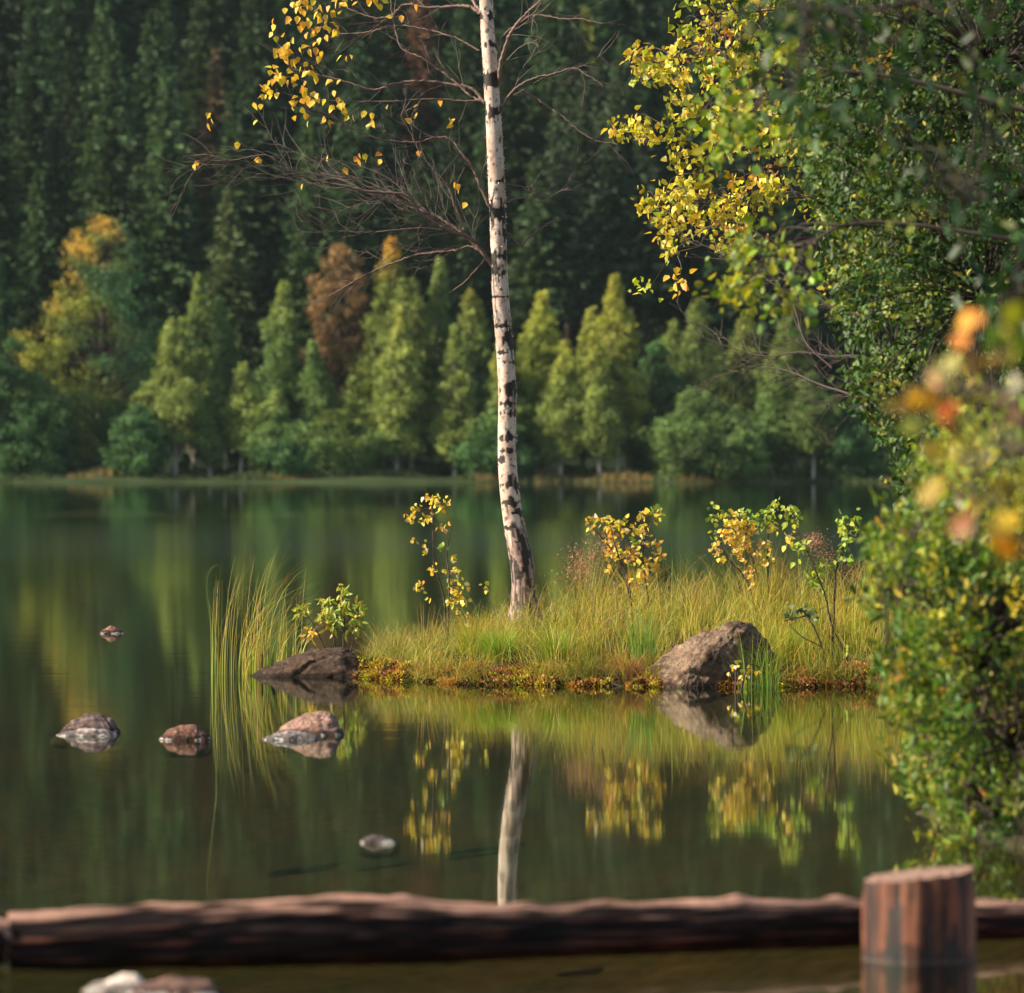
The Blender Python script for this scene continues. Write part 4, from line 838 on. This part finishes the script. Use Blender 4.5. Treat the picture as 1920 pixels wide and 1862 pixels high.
rock('large rounded granite boulder with a sunlit left slope, at the islet waterline',[[tuple(q) for q in g]],[(.20,.13,.09),(.075,.045,.03),(.27,.20,.12)],1,.022,levels=6,fscale=7,sm=1)
rock('low dark brown boulder at the left tip of the islet behind the reeds',[prof(27.5,[(452,1272),(500,1248),(548,1224),(600,1208),(648,1208),(680,1228),(694,1262)],.26,fr=.62)],RD,2,.012,levels=5,fscale=8)
rock('tiny reddish rock far out in the lake, alone at the left',[prof(wl(1188),[(184,1187),(195,1177),(208,1171),(222,1177),(234,1187)],.07,.05)],RR,3,.005,'lake_rock',4,20)
rock('dark humped rock with a pale wet shelf, leftmost in the water',[prof(wl(1374),[(108,1372),(130,1352),(160,1336),(186,1333),(212,1344),(228,1368)],.10,.08),prof(wl(1379),[(94,1379),(130,1369),(170,1363),(205,1369),(222,1377)],.13,.06)],[(.16,.105,.09),(.07,.05,.045),(.26,.18,.16)],4,.006,'lake_rock',4,16,pale=(.40,.32,.29))
rock('small round reddish rock between two larger ones in the water',[prof(wl(1387),[(297,1386),(316,1366),(338,1355),(364,1356),(388,1372),(400,1386)],.10,.08)],RR,5,.006,'lake_rock',5,14)
rock('peaked reddish rock with a pale shelf, in front of the low dark boulder',[prof(wl(1377),[(508,1376),(540,1350),(575,1334),(600,1328),(622,1332),(640,1355),(650,1376)],.13,.08,fr=.5),prof(wl(1386),[(488,1385),(520,1370),(550,1368),(580,1374),(604,1384)],.14,.06)],[(.34,.20,.15),(.20,.11,.08),(.38,.26,.22)],6,.008,'lake_rock',5,13,pale=(.34,.28,.26))
rock('pale flat stone barely breaking the surface near the middle',[prof(wl(1580),[(670,1580),(685,1567),(704,1560),(722,1568),(748,1579)],.07,.05),prof(wl(1582),[(705,1580),(728,1574),(748,1581)],.04,.04)],[(.26,.19,.17),(.16,.12,.11),(.4,.34,.32)],7,.004,'lake_rock',4,20,pale=(.62,.58,.55))
rock('brown stone with a pale wet rim below the floating log, cut by the bottom edge',[prof(wl(1866),[(230,1866),(270,1836),(320,1826),(380,1830),(430,1866)],.10,.08),prof(wl(1860),[(146,1858),(180,1840),(235,1826),(272,1826),(250,1842)],.05,.04)],[(.20,.11,.08),(.10,.06,.05),(.3,.2,.17)],8,.006,'lake_rock',5,16,pale=(.62,.52,.45))

# ------------------------------------------------------------------ floating log and post
KN=[((a_-960)/F*12,b_,c_) for a_,b_,c_ in ((300,.16,1.9),(520,.12,2.4),(760,.18,2.1),(985,.14,1.5),(1130,.2,1.8),(1385,.22,1.6),(1500,.15,2.6),(1590,.2,1.9),(1880,.2,1.8))]
def log(pts,rads,label,seed,name='floating_log'):
    pts=np.array(pts); NL=520; SL=80; p=spline(pts,NL); r=spline(np.stack([rads,np.zeros(len(rads)),np.zeros(len(rads))],1),NL)[:,0]; b=Buf()
    V=np.zeros((NL,SL,3)); C=np.zeros((NL,SL,3)); a,bb=frames(p); up=np.array([0,0,1.]); t=unit(np.gradient(p,axis=0)); sd=unit(np.cross(t,up)); uu=np.cross(sd,t)
    for i in range(NL):
        x=p[i,0]
        for j in range(SL):
            th=j*2*PI/SL; c,s=math.cos(th),math.sin(th); n=noise.fractal(Vector((x*2.2,c*2.2+seed,s*2.2)),.9,2,4); gr=noise.noise(Vector((x*3,c*7+seed,s*7))); n3=noise.noise(Vector((x*9,c*9,s*9+seed)))
            rr_=r[i]*(1+.09*n+.10*gr+.05*n3-.02*max(0,noise.noise(Vector((x*1.6,c*13+seed,s*13))))*6-.10*max(0,.16-abs(noise.noise(Vector((x*2.5,c*5,s*5-seed)))))*4)
            for kx,ka,kc_ in KN: rr_*=1+ka*math.exp(-((x-kx)/.035)**2-((th-kc_)/.35)**2)
            V[i,j]=p[i]+rr_*(c*sd[i]+s*uu[i])
            lit_top=s*1.7-1.25+.3*n+.5*gr+.85*noise.noise(Vector((x*9,c*3,s*3+seed)))+.4*n3   # sunlit upper side painted into the colour as pale bare wood
            k=min(1,max(0,lit_top*2.2)); bare=np.array([.36,.20,.145])*(1+.7*gr+.35*n3); brk=np.array([.016,.010,.009])*(1+.5*n+.6*n3)
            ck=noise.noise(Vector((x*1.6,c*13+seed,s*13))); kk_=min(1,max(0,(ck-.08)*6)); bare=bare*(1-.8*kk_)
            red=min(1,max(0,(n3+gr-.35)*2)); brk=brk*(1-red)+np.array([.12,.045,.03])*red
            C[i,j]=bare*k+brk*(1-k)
    i=np.arange(NL-1)[:,None]*SL; j=np.arange(SL)[None]; k=(j+1)%SL
    b.add(V.reshape(-1,3),np.stack([i+j,i+k,i+k+SL,i+j+SL],-1).reshape(-1,4),np.clip(C,.008,.8).reshape(-1,3))
    for e,fl in ((0,1),(NL-1,-1)):
        cc=np.vstack([V[e],p[e][None]]); f=[[q,(q+1)%SL,SL][::fl] for q in range(SL)]; b.add(cc,f,np.vstack([C[e]*0+[.2,.12,.09],[[.25,.15,.1]]]))
    org=p[NL//2]*[1,1,0]; o=b.build(name,M_wood,None,org,True); o.location=tuple(org); return tag(o,label,'log')
LG_=[(-260,1716,11.68),(-120,1712,11.7),(16,1712,11.74),(120,1706,11.76),(240,1698,11.79),(400,1694,11.83),(560,1686,11.87),(640,1680,11.9),(740,1684,11.93),(860,1696,11.97),(1000,1696,12.02),(1200,1692,12.1),(1400,1690,12.2),(1620,1688,12.33),(1800,1692,12.42),(1960,1690,12.5),(2200,1690,12.62)]
pts=[];rads=[]
for a,c,Y in LG_:
    pw_=HZ+CAMZ*F/Y; r_=(pw_-c)/2*1.06; q=P(a,c+r_,Y); pts.append(q); rads.append(r_/F*Y)
log(pts[2:],np.array(rads[2:]),'long floating log with its sunlit upper side painted pale, spanning the foreground',2)
q0=np.array(pts[:3])+[[0,-.02,.0],[0,-.02,.0],[0,-.04,-.004]]; q0=np.vstack([q0,q0[-1]+[.02,-.005,-.01]]); q0[2][0]-=.03
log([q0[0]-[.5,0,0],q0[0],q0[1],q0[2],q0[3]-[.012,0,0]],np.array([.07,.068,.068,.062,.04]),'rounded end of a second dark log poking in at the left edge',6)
def post():
    Y=11.95; kk=Y/F; x=(1722-960)*kk; H=.25; rng=np.random.default_rng(3); NZ=110; SL=96; e=empty('wooden_post',(x,Y,0),'thick sawn off reddish brown post standing in the water before the log','post')
    V=np.zeros((NZ,SL,3));C=np.zeros((NZ,SL,3))
    for i in range(NZ):
        t=i/(NZ-1)
        for j in range(SL):
            th=j*2*PI/SL; c,s=math.cos(th),math.sin(th); n=noise.noise(Vector((c*2.3,s*2.3,t*.7))); g=noise.noise(Vector((c*6,s*6,t*1.2+4))); f_=noise.noise(Vector((c*14,s*14,t*3)))
            poly=1-.05*abs(math.cos(th*3+.6)); R=(112-7*t+6*(1-t)**3)*kk*poly*(1+.06*n+.06*g+.03*f_-.12*max(0,.10-abs(noise.noise(Vector((c*4,s*4,t*.5-3)))))*5)
            top=  .205+.014*c+.006*g+.004*f_
            z=-.25+t*(top+.25); V[i,j]=(c*R,s*R,z)
            col=np.array([.115,.038,.018])*(1+1.0*n+1.0*g+.6*f_); 
            if g<-.10 or f_<-.33: col=np.array([.022,.012,.009])
            if g>.30: col=np.array([.24,.10,.05])
            wz=V[i,j][2]
            if wz<.035+.04*n: col=col*.35
            if -.001<wz<.003: col=np.array([.10,.075,.055])
            C[i,j]=col
    i=np.arange(NZ-1)[:,None]*SL; j=np.arange(SL)[None]; q=(j+1)%SL; b=Buf()
    b.add(V.reshape(-1,3),np.stack([i+j,i+q,i+q+SL,i+j+SL],-1).reshape(-1,4),np.clip(C,.01,.7).reshape(-1,3)); b.build('bark',M_post,e,(0,0,0),True)
    b=Buf(); rim=V[-1]; NRG=16; vs=[];cs=[]
    for q_ in range(NRG+1):
        u=1-q_/NRG; ring=np.stack([rim[:,0]*u,rim[:,1]*u,.205+(rim[:,2]-.205)*u+.003*math.sin(q_*2.1)+.004*(1-u)+.0035*np.random.default_rng(q_).normal(size=SL)*u],1)
        if q_==0: ring=rim+[0,0,.0005]
        vs.append(ring); cs.append(np.tile(np.array([.30,.18,.13])*(1+.16*math.sin(q_*2.6)),(SL,1)))
    i=np.arange(NRG)[:,None]*SL; j=np.arange(SL)[None]; q=(j+1)%SL
    b.add(np.concatenate(vs),np.stack([i+j,i+q,i+q+SL,i+j+SL],-1).reshape(-1,4),np.concatenate(cs)); b.build('cut_face',M_cut,e,(0,0,0),True)
post()
